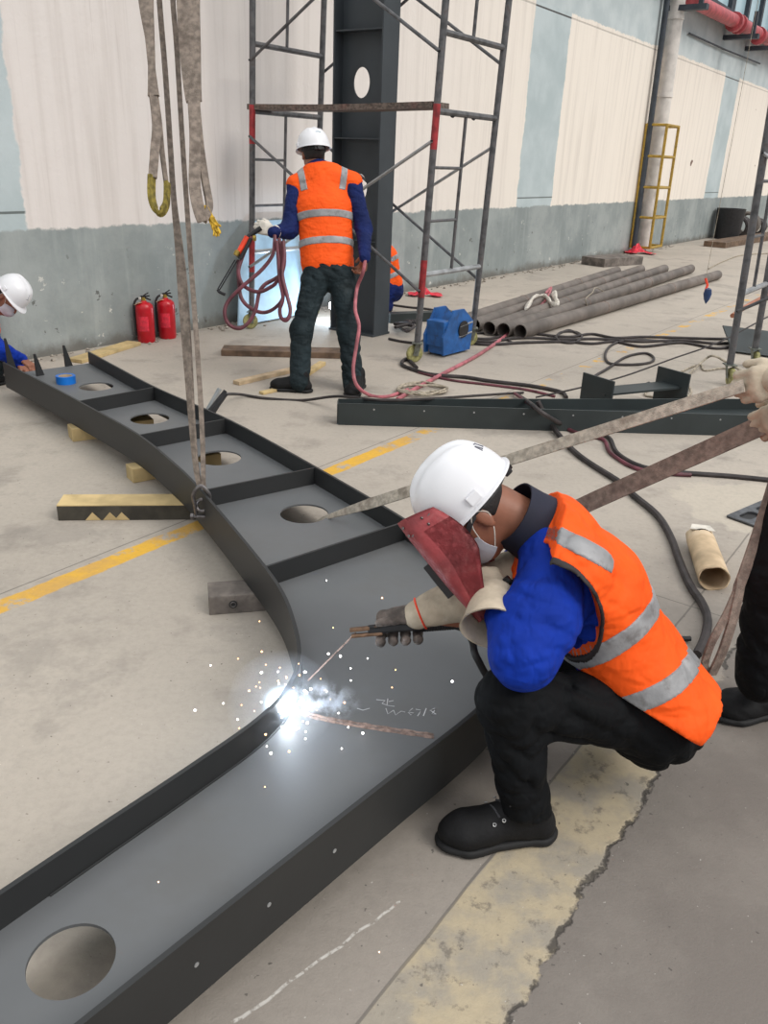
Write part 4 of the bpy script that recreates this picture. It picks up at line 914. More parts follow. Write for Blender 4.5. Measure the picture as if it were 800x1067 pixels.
def hand_slings():
    # held by the worker at the right edge
    p = [(337, 541, G(337, 541, ZW).y), ]
    a = G(337, 540, ZW-0.01); h = P(775, 402, 2.25)
    r = thing('pulling_strap', a, 'pale webbing strap pulled from the beam hole to the gloved hand at right', 'sling')
    pts = []; n = 30
    for i in range(n+1):
        t = i/n; q = a.lerp(h, t); q.z -= 0.05*math.sin(math.pi*t)*0.0; pts.append(q)
    w = [0.016+0.032*min(1, i/5)*(1-0.35*i/n) for i in range(n+1)]
    m = MB(); m.ribbon([G(325, 548, ZW-0.12)]+pts, [0.02]+w, 0.006, V(0.1, 0.5, 1)); obj('strap_webbing', m, M['straplight'], r)
    # broad strap behind the welder
    b0 = V(0.40, 2.62, 0.20); q1 = P(620, 521, 2.75); q2 = P(803, 439, 2.35); q3 = P(900, 396, 2.2)
    st = P(560, 549, 2.9)
    m = MB(); pts = [st+(q1-st)*(i/8) for i in range(8)]+[q1+(q2-q1)*(i/14) for i in range(14)]+[q2, q3]
    m.ribbon([b0]+pts, 0.058, 0.008, V(0.1, 0.3, 1)); tag(obj('pulling_strap', m, M['strappink']), 'broad brown webbing strap stretched behind the welder shoulders', 'sling')
    # loose loop falling in front of the right worker legs
    m = MB(); d = 2.35
    pts = cat([P(812, 480, d), P(800, 522, d), P(786, 565, d), P(772, 605, d), P(757, 640, d), P(742, 668, d), P(734, 692, 2.4), P(738, 700, 2.42)], 6); m.ribbon(pts, [0.03]*20+[0.022]*(len(pts)-20), 0.008, (cr+cu*0.3).normalized())
    r = thing('strap_loop', G(742, 700, 0.0), 'hanging double strap loop falling in front of the dark trousers at right', 'sling')
    obj('left_strand', m, M['strappink'], r)
    m = MB(); pts = cat([P(772, 603, d), P(768, 625, d), P(762, 650, d), P(752, 680, d+.03), P(741, 703, 2.42)], 6); m.ribbon(pts, 0.03, 0.008, (cr+cf*0.3).normalized()); obj('right_strand', m, M['strappink'], r)
hand_slings()

# ============================================================ PEOPLE
def norm(v): return Vector(v).normalized()
def hand_sdf(wr, d, side, pn, curl=(35, 45, 30), s=1.0, r=0.0105, thumb=35):
    d = norm(d); side = norm(side-d*side.dot(d)); pn = norm(d.cross(side)) if pn.dot(d.cross(side)) > 0 else -norm(d.cross(side))
    S = SDF(0.010)
    S.slab(wr, wr+d*0.085*s, side, 0.030*s, 0.017*s, 0.041*s, 0.015*s)
    for i in range(4):
        k = wr+d*(0.086 if i in (1, 2) else 0.080)*s+side*((0.031-0.0205*i)*s); a = 0; p = k; f = (0.95, 1.06, 1.0, 0.78)[i]*s
        S.cone(wr+d*0.04*s+side*((0.02-0.013*i)*s), k, r*1.2*s, r*1.12*s)
        for j, ln in enumerate((0.042, 0.027, 0.022)):
            a += math.radians(curl[j]); q = p+(d*math.cos(a)+pn*math.sin(a))*(ln*f); S.cone(p, q, (r-0.0008*j)*s, (r-0.0008*(j+1))*s, 0.004); p = q
    b = wr+d*0.022*s+side*0.026*s; t = math.radians(thumb)
    m1 = b+(d*math.cos(t)+side*math.sin(t)+pn*0.35).normalized()*0.040*s; m2 = m1+(d*0.9+side*0.15+pn*0.6).normalized()*0.032*s
    S.cone(b, m1, r*1.45*s, r*1.1*s); S.cone(m1, m2, r*1.05*s, r*0.9*s, 0.004)
    return S
def head_prims(S, C, F, L, U, s=1.0):
    ax = (F, L, U)
    S.ell(C+U*0.035*s-F*0.012*s, (0.098*s, 0.077*s, 0.098*s), ax, 0.02)
    S.ell(C-U*0.035*s+F*0.028*s, (0.066*s, 0.058*s, 0.078*s), ax, 0.03)
    S.ell(C-U*0.088*s+F*0.064*s, (0.024*s, 0.026*s, 0.020*s), ax, 0.02)          # chin
    S.cone(C+F*0.088*s+U*0.015*s, C+F*0.108*s-U*0.020*s, 0.008*s, 0.013*s, 0.012)  # nose
    S.ell(C+F*0.088*s-U*0.050*s, (0.012*s, 0.024*s, 0.010*s), ax, 0.010)          # mouth
    for q in (-1, 1):
        S.ell(C+F*0.086*s+L*0.030*s*q+U*0.032*s, (0.012*s, 0.024*s, 0.008*s), ax, 0.012)   # brow
        e = C+L*q*0.079*s-F*0.006*s-U*0.002*s
        S.ell(e, (0.019*s, 0.008*s, 0.032*s), ax, 0.004); S.ell(e-U*0.026*s+F*0.004*s, (0.010*s, 0.007*s, 0.012*s), ax, 0.004)
def eyes(root, C, F, L, U):
    for q in (-1, 1):
        m = MB(); m.lathe(C+F*0.073+L*q*0.030+U*0.014, [(0, -.012), (.008, -.009), (.012, 0), (.008, .009), (0, .012)], 12, axis=F); obj('eye', m, M['cotton'], root)
def hard_hat(root, C, F, L, U, s=1.0, writing=None, slots=True):
    """C: point between the ears"""
    R0 = C+U*0.043*s-F*0.019*s; n, k = 56, 16; m = MB(); vs = []
    prof = [(t/(k-1)) for t in range(k)]
    def pt(ph, v, o):
        # v 0 rim .. 1 crown
        el = v*math.pi/2; c = math.cos(el)**0.78; h = math.sin(el)**0.92
        a = 0.129*s+o; b = 0.117*s+o; hh = 0.132*s+o
        x = a*c*math.cos(ph); y = b*c*math.sin(ph); z = hh*h
        rid = 0.008*s*(math.exp(-(y/0.016/s)**2)+0.7*math.exp(-((abs(y)-0.046*s)/0.011/s)**2))*min(1, max(0, (v-0.25)*3))
        return R0+F*x+L*y+U*(z+rid)
    for j in range(k):
        for i in range(n): vs.append(pt(2*math.pi*i/n, prof[j]*0.995, 0))
    for j in range(k):
        for i in range(n): vs.append(pt(2*math.pi*i/n, prof[k-1-j]*0.995, -0.004))
    rows = 2*k
    fs = [(j*n+i, j*n+(i+1) % n, (j+1)*n+(i+1) % n, (j+1)*n+i) for j in range(rows-1) if j != k-1 for i in range(n)]
    fs += [tuple((k-1)*n+i for i in range(n)), tuple(k*n+i for i in range(n))[::-1]]
    fs += [(i, (rows-1)*n+i, (rows-1)*n+(i+1) % n, (i+1) % n) for i in range(n)]
    m.add(vs, fs); hat = obj('hard_hat', m, M['helmet'], root)
    m = MB(); vs = []
    for lay in (0.0015, -0.0035):
        for t in (0.0, 0.5, 1.0):
            for i in range(n):
                ph = 2*math.pi*i/n; fr = max(0, math.cos(ph))**2.2; w = (0.010+0.027*fr)*s*t
                a = 0.128*s+w; b = 0.116*s+w*0.8
                vs.append(R0+F*(a*math.cos(ph))+L*(b*math.sin(ph))+U*(lay-(0.010*fr*t+0.004*t)*s))
    q = [(l*3+j)*n for l in range(2) for j in range(3)]
    order = [q[0], q[1], q[2], q[5], q[4], q[3]]
    fs = [(order[j]+i, order[j]+(i+1) % n, order[(j+1) % 6]+(i+1) % n, order[(j+1) % 6]+i) for j in range(6) for i in range(n)]
    m.add(vs, fs); obj('brim', m, M['helmet'], hat)
    if slots:
        for sg in (-1, 1):
            m = MB(); m.box(R0+L*sg*0.119*s+U*0.020*s+F*0.0*s, (0.034*s, 0.010*s, 0.026*s), (F, L, U), 0.003); obj('side_slot', m, M['helmet'], hat, smooth=False)
    m = MB(); pts = []
    for i in range(25): ph = 2*math.pi*i/24; pts.append(R0+F*(0.100*s*math.cos(ph)-0.006)+L*(0.084*s*math.sin(ph))-U*0.012*s)
    m.ribbon(pts, 0.026*s, 0.003, U); obj('headband', m, M['black'], hat, smooth=False)
    m = MB(); m.box(R0-F*0.112*s-U*0.018*s, (0.022*s, 0.070*s, 0.030*s), (F, L, U), 0.006); m.lathe(R0-F*0.118*s-U*0.018*s, [(0.016*s, 0), (0.018*s, 0.004), (0.016*s, 0.014)], 14, axis=-F); obj('ratchet', m, M['black'], hat)
    if writing:
        m = MB()
        for px, mt in writing: m.ribbon([pt(a, b, 0.0012) for a, b in px], 0.0035*s, 0.001, norm(U+F*0.2)); obj('print', m, M[mt], hat, smooth=False); m = MB()
    return hat
def dust_mask(root, C, F, L, U):
    m = MB(); nx, ny = 14, 9; vs = []
    for o in (0.0, -0.003):
        for i in range(nx):
            for j in range(ny):
                a = math.radians(-68+136*i/(nx-1)); v = j/(ny-1); bul = math.sin(math.pi*v)
                rr = 0.070+0.012*bul+o; hh = 0.045*(1-0.35*abs(i/(nx-1)*2-1)**2)
                nose = 0.022*math.exp(-(a/0.35)**2)*(0.4+0.6*bul)
                vs.append(C+F*(0.018+(rr+nose)*math.cos(a))+L*(0.072*math.sin(a)*1.05)+U*(-0.045+hh*(0.5-v)*2+0.003*math.sin(v*19)))
    N = nx*ny; fs = [(i*ny+j, (i+1)*ny+j, (i+1)*ny+j+1, i*ny+j+1) for i in range(nx-1) for j in range(ny-1)]
    fs = fs+[tuple(q+N for q in f)[::-1] for f in fs]
    rim = [i*ny for i in range(nx)]+[(nx-1)*ny+j for j in range(1, ny)]+[i*ny+ny-1 for i in range(nx-2, -1, -1)]+[j for j in range(ny-2, 0, -1)]
    fs += [(rim[i], rim[(i+1) % len(rim)], rim[(i+1) % len(rim)]+N, rim[i]+N) for i in range(len(rim))]
    m.add(vs, fs); mk = obj('dust_mask', m, M['mask'], root)
    for q in (-1, 1):
        m = MB(); m.tube(cat([C+F*0.045+L*q*0.068-U*0.022, C+F*0.028+L*q*0.080+U*0.012, C-F*0.002+L*q*0.086+U*0.030, C-F*0.022+L*q*0.084-U*0.004, C+F*0.006+L*q*0.078-U*0.040, C+F*0.045+L*q*0.068-U*0.068], 6), 0.0018, 6)
        obj('ear_loop', m, M['cotton'], mk)
def shoe(root, heel, toe, up=V(0, 0, 1), s=1.0, detail=False, mt='shoe'):
    d = (toe-heel); Lh = d.length; d.normalize(); side = up.cross(d).normalized()
    p = lambda a, b, c: heel+d*(a*Lh)+side*b+up*c
    S = SDF(0.03)
    S.slab(p(0.14, 0, 0.045), p(0.80, 0, 0.045), side, 0.036*s, 0.034*s, 0.047*s, 0.030*s)
    S.ell(p(0.80, 0, 0.042), (0.068*s, 0.048*s, 0.040*s), (d, side, up), 0.03)
    S.cone(p(0.20, 0, 0.05), p(0.24, 0, 0.125), 0.040*s, 0.042*s); S.cone(p(0.30, 0, 0.10), p(0.62, 0, 0.060), 0.036*s, 0.036*s)
    S.keep.append((p(0, 0, 0.018), -up)); S.wr = 0.004; S.wf = 46
    sh = body('shoe', S, M[mt], root, 0.006)
    S = SDF(0.02); S.slab(p(0.14, 0, 0.014), p(0.80, 0, 0.014), side, 0.041*s, 0.020*s, 0.052*s, 0.020*s); S.ell(p(0.80, 0, 0.014), (0.074*s, 0.053*s, 0.02*s), (d, side, up), 0.02); S.ell(p(0.12, 0, 0.014), (0.04*s, 0.041*s, 0.02*s), (d, side, up), 0.02)
    S.keep.append((p(0, 0, 0.026), up)); S.keep.append((p(0, 0, 0.001), -up)); body('sole', S, M['sole'], sh, 0.006)
    if detail:
        for i in range(4):
            for sg in (-1, 1):
                a = 0.60-0.075*i; c = p(a, sg*(0.034+0.002*i), 0.085+0.013*i); nn = (side*sg*0.8+up*0.6).normalized()
                m = MB(); m.torus(c+nn*0.006, 0.0040, 0.0014, nn, 12, 6); obj('eyelet', m, M['eyelet'], sh)
        for i in range(4):
            a = 0.60-0.075*i; m = MB(); m.tube(cat([p(a, -0.028, 0.092+0.013*i), p(a-0.02, 0, 0.108+0.013*i), p(a-0.05, 0.028, 0.100+0.014*i)], 5), 0.0028, 6); obj('lace', m, M['lace'], sh)
        for sg in (-1, 1):
            m = MB(); c = p(0.36, 0, 0.150); m.tube(cat([c, c+side*0.03*sg+up*0.02+d*0.02, c+side*0.045*sg+d*0.04, c+side*0.02*sg+d*0.015-up*0.01], 6), 0.0025, 6); obj('lace', m, M['lace'], sh)
    return sh

# ------------------------------------------------------------ the welder in front
def welder():
    root = thing('person', G(600, 850), 'crouching person in white hard hat and orange vest welding in the foreground', 'person')
    sideL = norm(V(0.10, -1, 0.05))
    pel = P(672, 738, 2.22); wst = P(650, 688, 2.20); ch = P(610, 612, 2.15); nb = P(572, 562, 2.13)
    F = -cr*0.68-cu*0.735; U = -cr*0.735+cu*0.68; L = -cf
    t = math.radians(12); U2 = U*math.cos(t)+L*math.sin(t); L2 = L*math.cos(t)-U*math.sin(t); U, L = U2, L2
    C = P(502, 541, 2.03)-L*0.080; FH, UH = F.copy(), U.copy()
    q = math.radians(15); F, U = F*math.cos(q)-U*math.sin(q), U*math.cos(q)+F*math.sin(q)
    shL = P(580, 614, 1.98); elL = P(545, 684, 1.88); wrL = P(517, 622, 2.02)
    shR = shL-sideL*0.33+V(0.03, 0, -0.03); elR = P(560, 655, 2.30); wrR = P(452, 640, 2.22)
    hipL = P(655, 742, 2.12); knL = P(531, 730, 1.97); anL = P(549, 846, 2.07)
    hipR = hipL-sideL*0.24; knR = V(0.44, 2.09, 0.42); anR = V(0.63, 1.98, 0.13)
    # body: one continuous surface, mostly under the clothes
    B = SDF(0.03); head_prims(B, C, F, L, U)
    nk = C-U*0.05-F*0.045
    B.cone(nk, nb, 0.060, 0.068, 0.03); B.slab(ch, nb, sideL, 0.15, 0.09, 0.11, 0.08); B.slab(pel, ch, sideL, 0.13, 0.10, 0.15, 0.10)
    for a, b, c, r in ((shL, elL, wrL, 0.042), (shR, elR, wrR, 0.042)): B.cone(nb, a, 0.05, 0.05); B.cone(a, b, r, r*.85); B.cone(b, c, r*.85, r*.65)
    for a, b, c in ((hipL, knL, anL), (hipR, knR, anR)): B.cone(pel, a, 0.08, 0.07); B.cone(a, b, 0.06, 0.048); B.cone(b, c, 0.045, 0.034)
    body('body', B, M['skin'], root, 0.0065)
    H = SDF(0.01); H.ell(C+U*0.030-F*0.022, (0.100, 0.082, 0.098), (F, L, U)); H.cut.append(('e', np.array(C+F*0.06-U*0.04), np.array((0.085, 0.2, 0.10)), np.array([list(F), list(L), list(U)]), None)); H.keep.append((C-U*0.035-F*0.06, -(U*0.9+F*0.3)))
    body('hair', H, M['hair'], root, 0.006)
    hard_hat(root, C, FH, L, UH, 1.04, writing=[([(2.62, .30), (2.66, .40)], 'inkgrey'), ([(2.70, .30), (2.66, .40)], 'inkgrey'), ([(2.78, .42), (2.86, .42), (2.84, .30)], 'inkgrey')])
    dust_mask(root, C, F, L, U); eyes(root, C, F, L, U)
    # goggles strap along the temple
    m = MB(); m.ribbon(cat([C+F*0.085+L*0.035+U*0.014, C+F*0.060+L*0.070+U*0.012, C+F*0.02+L*0.082+U*0.022, C-F*0.03+L*0.080+U*0.02], 5), 0.014, 0.004, U); 
    m.torus(C+F*0.083+L*0.034+U*0.014, 0.022, 0.005, norm(F+L*0.45), 18, 6); obj('goggles', m, M['black'], root)
    # jacket
    J = SDF(0.035); J.slab(wst, ch, sideL, 0.175, 0.125, 0.185, 0.125); J.slab(ch, nb, sideL, 0.185, 0.125, 0.12, 0.085)
    J.cone(shL-sideL*0.06, shL+(elL-shL)*0.5, 0.082, 0.088); J.cone(shL+(elL-shL)*0.4, elL, 0.088, 0.074); J.cone(elL, wrL+(elL-wrL)*0.40, 0.070, 0.054)
    J.cone(shR, elR, 0.072, 0.066); J.cone(elR, wrR+(elR-wrR)*0.5, 0.070, 0.055); J.cone(nb, shL, 0.08, 0.07); J.cone(nb, shR, 0.08, 0.07)
    J.wr = 0.017; J.wf = 42
    body('jacket', J, M['jacket'], root, 0.006)
    # stand-up collar
    cdir = norm(nk-nb); c0 = nb+cdir*0.050+V(0, 0, 0.008); fr = norm(sideL.cross(cdir)); m = MB(); n = 28; vs = []
    for o in (0, -0.004):
        for q, r_ in ((-0.02, 0.100), (0.02, 0.094), (0.070, 0.092)):
            for i in range(n): a = 2*math.pi*i/n; vs.append(c0+cdir*q+sideL*((r_+o)*math.cos(a))+fr*((r_+o)*0.95*math.sin(a)))
    idx = [0, 1, 2, 5, 4, 3]; m.add(vs, [(idx[j]*n+i, idx[j]*n+(i+1) % n, idx[(j+1) % 6]*n+(i+1) % n, idx[(j+1) % 6]*n+i) for j in range(6) for i in range(n)])
    obj('collar', m, M['navy'], root)
    # vest
    def vest_sdf(off):
        S = SDF(0.05)
        tail = P(706, 745, 2.16)
        S.slab(pel+(tail-pel)*0.6, wst, norm(sideL), 0.195, 0.145, 0.185, 0.132)
        S.slab(wst, ch, sideL, 0.185, 0.130, 0.190, 0.128); S.slab(ch, nb+(nb-ch)*0.10, sideL, 0.190, 0.128, 0.13, 0.092)
        S.cone(nb-sideL*0.02, shL+V(0.01, 0, 0.03), 0.088, 0.105); S.cone(nb+sideL*0.02, shR+V(0.01, 0, 0.03), 0.088, 0.100)
        S.cone(P(566, 548, 2.02), P(548, 572, 2.03), 0.055, 0.045)
        S.off = 0.013+off; S.wr = 0.010; S.wf = 30
        # arm holes
        hc = P(573, 636, 2.0); hx = norm(P(587, 700, 2.0)-P(552, 574, 2.0))
        S.cut.append(('t', np.array(hc-sideL*0.02), np.array(hc+sideL*0.35), np.array(hx), 0.172, 0.100, 0.172, 0.100, None))
        hr = hc-sideL*0.37
        S.cut.append(('t', np.array(hr), np.array(hr-sideL*0.30), np.array(hx), 0.160, 0.095, 0.160, 0.095, None))
        # neck opening and hem
        S.keep.append((nb+cdir*0.045, cdir)); return S
    ax = norm(ch-pel)
    hemn = norm((P(600, 700, 2.1)-P(720, 775, 2.1)).cross(cf))
    if hemn.dot(ax) > 0: hemn = -hemn
    hemc = P(716, 768, 2.1)
    v = vest_sdf(0.0); v.keep.append((hemc, hemn)); v.keep.append((P(742, 728, 2.1), norm(-ax+cr*0.55))); body('vest', v, M['vest'], root, 0.0065)
    vest = [o for o in root.children if o.name.startswith('vest')][0]
    def band(c, nrm_, w, ex=0.003, extra=None):
        S = vest_sdf(ex); n_ = norm(nrm_); S.keep.append((c+n_*(w/2), n_)); S.keep.append((c-n_*(w/2), -n_)); S.keep.append((hemc, hemn))
        for e in extra or []: S.keep.append(e)
        lo, hi = S.bounds(); return body('reflective_band', S, M['band'], vest, 0.0055)
    S = vest_sdf(0.0); S.pipe = 0.0042; S.keep.append((hemc, hemn)); hc_ = np.array(P(573, 636, 2.0)); obj('arm_piping', S.mb(0.004, (hc_-0.26, hc_+0.26)), M['vesttrim'], vest, angle=None)
    bn1 = norm((P(692, 612, 2.1)-P(598, 692, 2.1)).cross(norm(sideL*-1+cf*0.0))); bn2 = norm((P(722, 684, 2.1)-P(640, 740, 2.1)).cross(-sideL))
    band(P(648, 655, 2.05), (P(690, 614, 2.1)-P(605, 690, 2.0)).cross(cf), 0.052)
    band(P(685, 712, 2.05), (P(722, 682, 2.1)-P(645, 737, 2.0)).cross(cf), 0.052)
    # shoulder tape running back from the neck opening
    n3 = (P(632, 592, 2.0)-P(550, 549, 2.0)).cross(cf); band(P(592, 566, 2.0), n3, 0.046, 0.003, [(P(630, 588, 2.0), norm(P(632, 590, 2.0)-P(550, 549, 2.0))), (P(600, 570, 2.12), cf)])
    # dark piping round the arm hole
    # trousers
    T = SDF(0.045); T.slab(pel-ax*0.03, pel+ax*0.06, sideL, 0.165, 0.125, 0.165, 0.125)
    T.ell(P(676, 738, 2.2), (0.13, 0.175, 0.10)); T.cone(hipL, knL, 0.098, 0.074); T.cone(knL, anL, 0.072, 0.062); T.cone(hipR, knR, 0.095, 0.074); T.cone(knR, anR, 0.072, 0.06)
    T.wr = 0.015; T.wf = 40; T.keep.append((anL+V(0, 0, 0.012), V(0, 0, -1)))
    body('trousers', T, M['trousers'], root, 0.0075)
    heel, toe = G(577, 868), G(460, 880)
    shoe(root, heel, toe, detail=True, s=1.08)
    h = V(0.74, 2.02, 0.05); t_ = V(0.50, 1.945, 0.0); shoe(root, h, t_, up=norm(V(0.22, 0.05, 1)), s=1.02)
    # right gauntlet: cone, palm and five fingers round the holder
    A0 = P(366, 659, 2.235); A1 = P(474, 651, 2.235); A = norm(A1-A0); near = norm(-cf-A*(-cf).dot(A)); up = norm(near.cross(A)); up = up if up.z > 0 else -up; far = -near
    def ax_(px): return A0+(A1-A0)*((px-366)/108)
    Gm = SDF(0.012); kn = []
    for i, px in enumerate((396, 409, 422, 435)):
        o = ax_(px); K = o+up*0.034+far*0.020+A*0.012; kn.append(K)
        pts = [K, o+up*0.012+far*0.036+A*0.004, o-up*0.020+far*0.026, o-up*0.032+near*0.004-A*0.001, o-up*0.029+near*0.018]
        for j in range(4): Gm.cone(pts[j], pts[j+1], 0.0145-0.0004*j, 0.0142-0.0004*j, 0.005)
        Gm.cone(wrR+far*0.01, K, 0.026, 0.017, 0.02)
    Gm.slab(wrR+up*0.004, (kn[1]+kn[2])/2-A*0.01, A, 0.03, 0.02, 0.034, 0.018, k=0.02)
    th = [wrR+near*0.018, ax_(436)+up*0.030+near*0.016, ax_(412)+up*0.026+near*0.016, ax_(395)+up*0.022+near*0.013]
    for j in range(3): Gm.cone(th[j], th[j+1], (0.020, 0.015, 0.0125)[j], (0.015, 0.0125, 0.011)[j], 0.008)
    Gm.cut.append(('c', np.array(A0-A*0.1), np.array(A1+A*0.1), 0.0145, 0.0145, None))
    Gm.wr = 0.0018; Gm.wf = 70
    gl = body('welding_glove', Gm, M['glove'], root, 0.0045)
    C1 = P(436, 640, 2.225); C2 = P(532, 603, 2.20)
    S = SDF(0.02); S.cone(C1, C1.lerp(C2, 0.5), 0.042, 0.064); S.cone(C1.lerp(C2, 0.5), C2, 0.064, 0.075); S.wr = 0.005; S.wf = 30; body('gauntlet_cuff', S, M['leather'], gl, 0.006)
    m = MB(); d_ = norm(C2-C1); m.torus(C1+d_*0.006, 0.0435, 0.003, d_, 24, 6); tag(obj('orange_stitching', m, M['orangeplastic'], gl), None)
    # left gauntlet, cuff opening over the sleeve, hand on the shield grip
    hd = norm(P(500, 596, 2.10)-wrL)
    HL = hand_sdf(wrL, hd, norm(-sideL+up*0.3), norm(-cr-cu*0.3), curl=(60, 70, 40), s=1.1, r=0.0115); gl2 = body('welding_glove', HL, M['leather'], root, 0.005)
    m = MB(); q0 = wrL+(wrL-elL).normalized()*0.02; q1 = P(511, 655, 1.94); dd = norm(q1-q0); X = norm(dd.cross(cf)); Y = dd.cross(X); n = 32; vs = []
    for o in (0, -0.004):
        for tt, r_ in ((0.0, 0.045), (0.4, 0.060), (0.8, 0.066), (1.0, 0.072)):
            for i in range(n): a = 2*math.pi*i/n; w_ = 1+0.04*math.sin(3*a+tt*4); vs.append(q0.lerp(q1, tt)+X*((r_+o)*w_*math.cos(a))+Y*((r_+o)*w_*math.sin(a)))
    idx = [0, 1, 2, 3, 7, 6, 5, 4]; m.add(vs, [(idx[j]*n+i, idx[j]*n+(i+1) % n, idx[(j+1) % 8]*n+(i+1) % n, idx[(j+1) % 8]*n+i) for j in range(8) for i in range(n)]); obj('gauntlet_cuff', m, M['leather'], gl2)
    # ---------------- shield in the left hand
    sh = thing('welding_shield', P(500, 628, 2.1), 'dark red hand-held welding shield with black lens box before the welder face', 'welding shield')
    Tt = P(447, 538, 2.10); Bt = P(520, 628, 2.06); S_ = norm(Bt-Tt); Nn = norm(-cr*0.83-cu*0.555); Nn = norm(Nn-S_*Nn.dot(S_)); Wd = norm(S_.cross(Nn)); Wd = Wd if Wd.dot(-cf) > 0 else -Wd
    al = math.radians(14); W2 = Wd*math.cos(al)+Nn*math.sin(al); N2 = Nn*math.cos(al)-Wd*math.sin(al)
    Lh = (Bt-Tt).length+0.035; nu, nv = 30, 24
    def sp(u, v, o=0.0):
        hw = 0.125*(1-0.35*max(0, v-0.6)/0.4)*(1-0.12*max(0, 0.15-v)/0.15); fl = (0.055+0.060*math.sin(math.pi*min(1, v*0.75+0.18)))*(1-0.55*max(0, v-0.55)/0.45)*1.15
        c = abs(u); e = min(1.0, c/0.62); lat = hw*math.sin(e*math.pi/2)*(1 if u > 0 else -1); back = 0 if c < 0.3 else ((c-0.3)/0.7)**1.4*fl
        topcut = 0.030*(abs(u)**2.5)*(1 if v < 0.5 else 0)*(1-2*min(v, 0.5))
        return Tt+S_*(v*Lh-0.03+topcut)+W2*(lat*(1+o*0.0))+N2*(0.060-back)-N2*o
    m = MB(); vs = [sp(-1+2*i/(nu-1), j/(nv-1), o) for o in (0, 0.0035) for i in range(nu) for j in range(nv)]; N = nu*nv
    fs = [(i*nv+j, (i+1)*nv+j, (i+1)*nv+j+1, i*nv+j+1) for i in range(nu-1) for j in range(nv-1)]; fs += [tuple(q+N for q in f)[::-1] for f in fs]
    rim = [i*nv for i in range(nu)]+[(nu-1)*nv+j for j in range(1, nv)]+[i*nv+nv-1 for i in range(nu-2, -1, -1)]+[j for j in range(nv-2, 0, -1)]
    fs += [(rim[i], rim[(i+1) % len(rim)], rim[(i+1) % len(rim)]+N, rim[i]+N) for i in range(len(rim))]
    m.add(vs, fs); obj('shield_shell', m, M['shield'], sh)
    m = MB(); c = Tt+S_*(Lh*0.46)+N2*0.073; m.box(c, (0.118, 0.100, 0.022), (W2, S_, N2), 0.003); lb = obj('lens_holder', m, M['black'], sh, smooth=False)
    m = MB(); m.box(c+N2*0.0115, (0.095, 0.045, 0.004), (W2, S_, N2)); obj('dark_lens', m, M['mullion'], lb, smooth=False)
    for uu in (0.45, 0.8):
        for vv in (0.06, 0.14):
            m = MB(); m.lathe(sp(uu, vv, -0.001), [(0.004, 0), (0.004, 0.003)], 10, axis=norm(W2+N2)); obj('rivet', m, M['shackle'], sh)
    m = MB(); a_, b_ = sp(0.5, 0.16, -0.002), sp(0.92, 0.05, -0.002); m.tube([a_, b_], 0.002, 6); obj('staple_wire', m, M['shackle'], sh)
    m = MB(); g0 = Tt+S_*(Lh*0.80)-N2*0.005; m.tube([g0+N2*0.03, g0-N2*0.055], 0.013, 12); obj('hand_grip', m, M['black'], sh)
    m = MB(); m.torus(P(487, 619, 2.03), 0.008, 0.0022, cf, 14, 6, ang=4.4, X=cr); obj('wire_hook', m, M['shackle'], sh)
    # ---------------- electrode holder
    eh = thing('electrode_holder', A0, 'black electrode holder gripped in the welder glove, rod pointing at the weld', 'electrode holder')
    m = MB(); pts = [A0+(A1-A0)*t for t in np.linspace(0.60, 1.0, 34)]; m.tube(pts, [0.0125+0.0016*(i % 2) for i in range(34)], 12); obj('ribbed_handle', m, M['black'], eh)
    m = MB(); m.beam(A0+(A1-A0)*0.16+up*0.004, A0+(A1-A0)*0.62+up*0.004, 0.022, 0.024, up=up, bev=0.005); obj('lever_body', m, M['darkmetal'], eh, smooth=False)
    m = MB(); m.beam(A0-A*0.004+up*0.007, A0+(A1-A0)*0.30+up*0.009, 0.022, 0.011, up=up, bev=0.003); m.beam(A0-A*0.001-up*0.010, A0+(A1-A0)*0.30-up*0.008, 0.022, 0.010, up=up, bev=0.003); tag(obj('copper_jaw', m, M['jaw'], eh, smooth=False), 'worn brown copper jaw')
    m = MB(); tip = P(321, 709, 2.31); m.tube([A0+A*0.012-up*0.002, tip], 0.0026, 8); tag(obj('welding_rod', m, M['bead'], eh), 'thin brown welding rod')
    m = MB(); m.tube(cat([A1-A*0.01, P(484, 656, 2.23), P(492, 668, 2.20), P(497, 686, 2.16), P(520, 720, 2.25), V(0.48, 2.05, 0.10), V(0.62, 2.25, 0.02), V(0.95, 2.55, 0.015), V(1.15, 2.60, 0.015)], 8), 0.010, 10); obj('lead_cable', m, M['black'], eh)
welder()

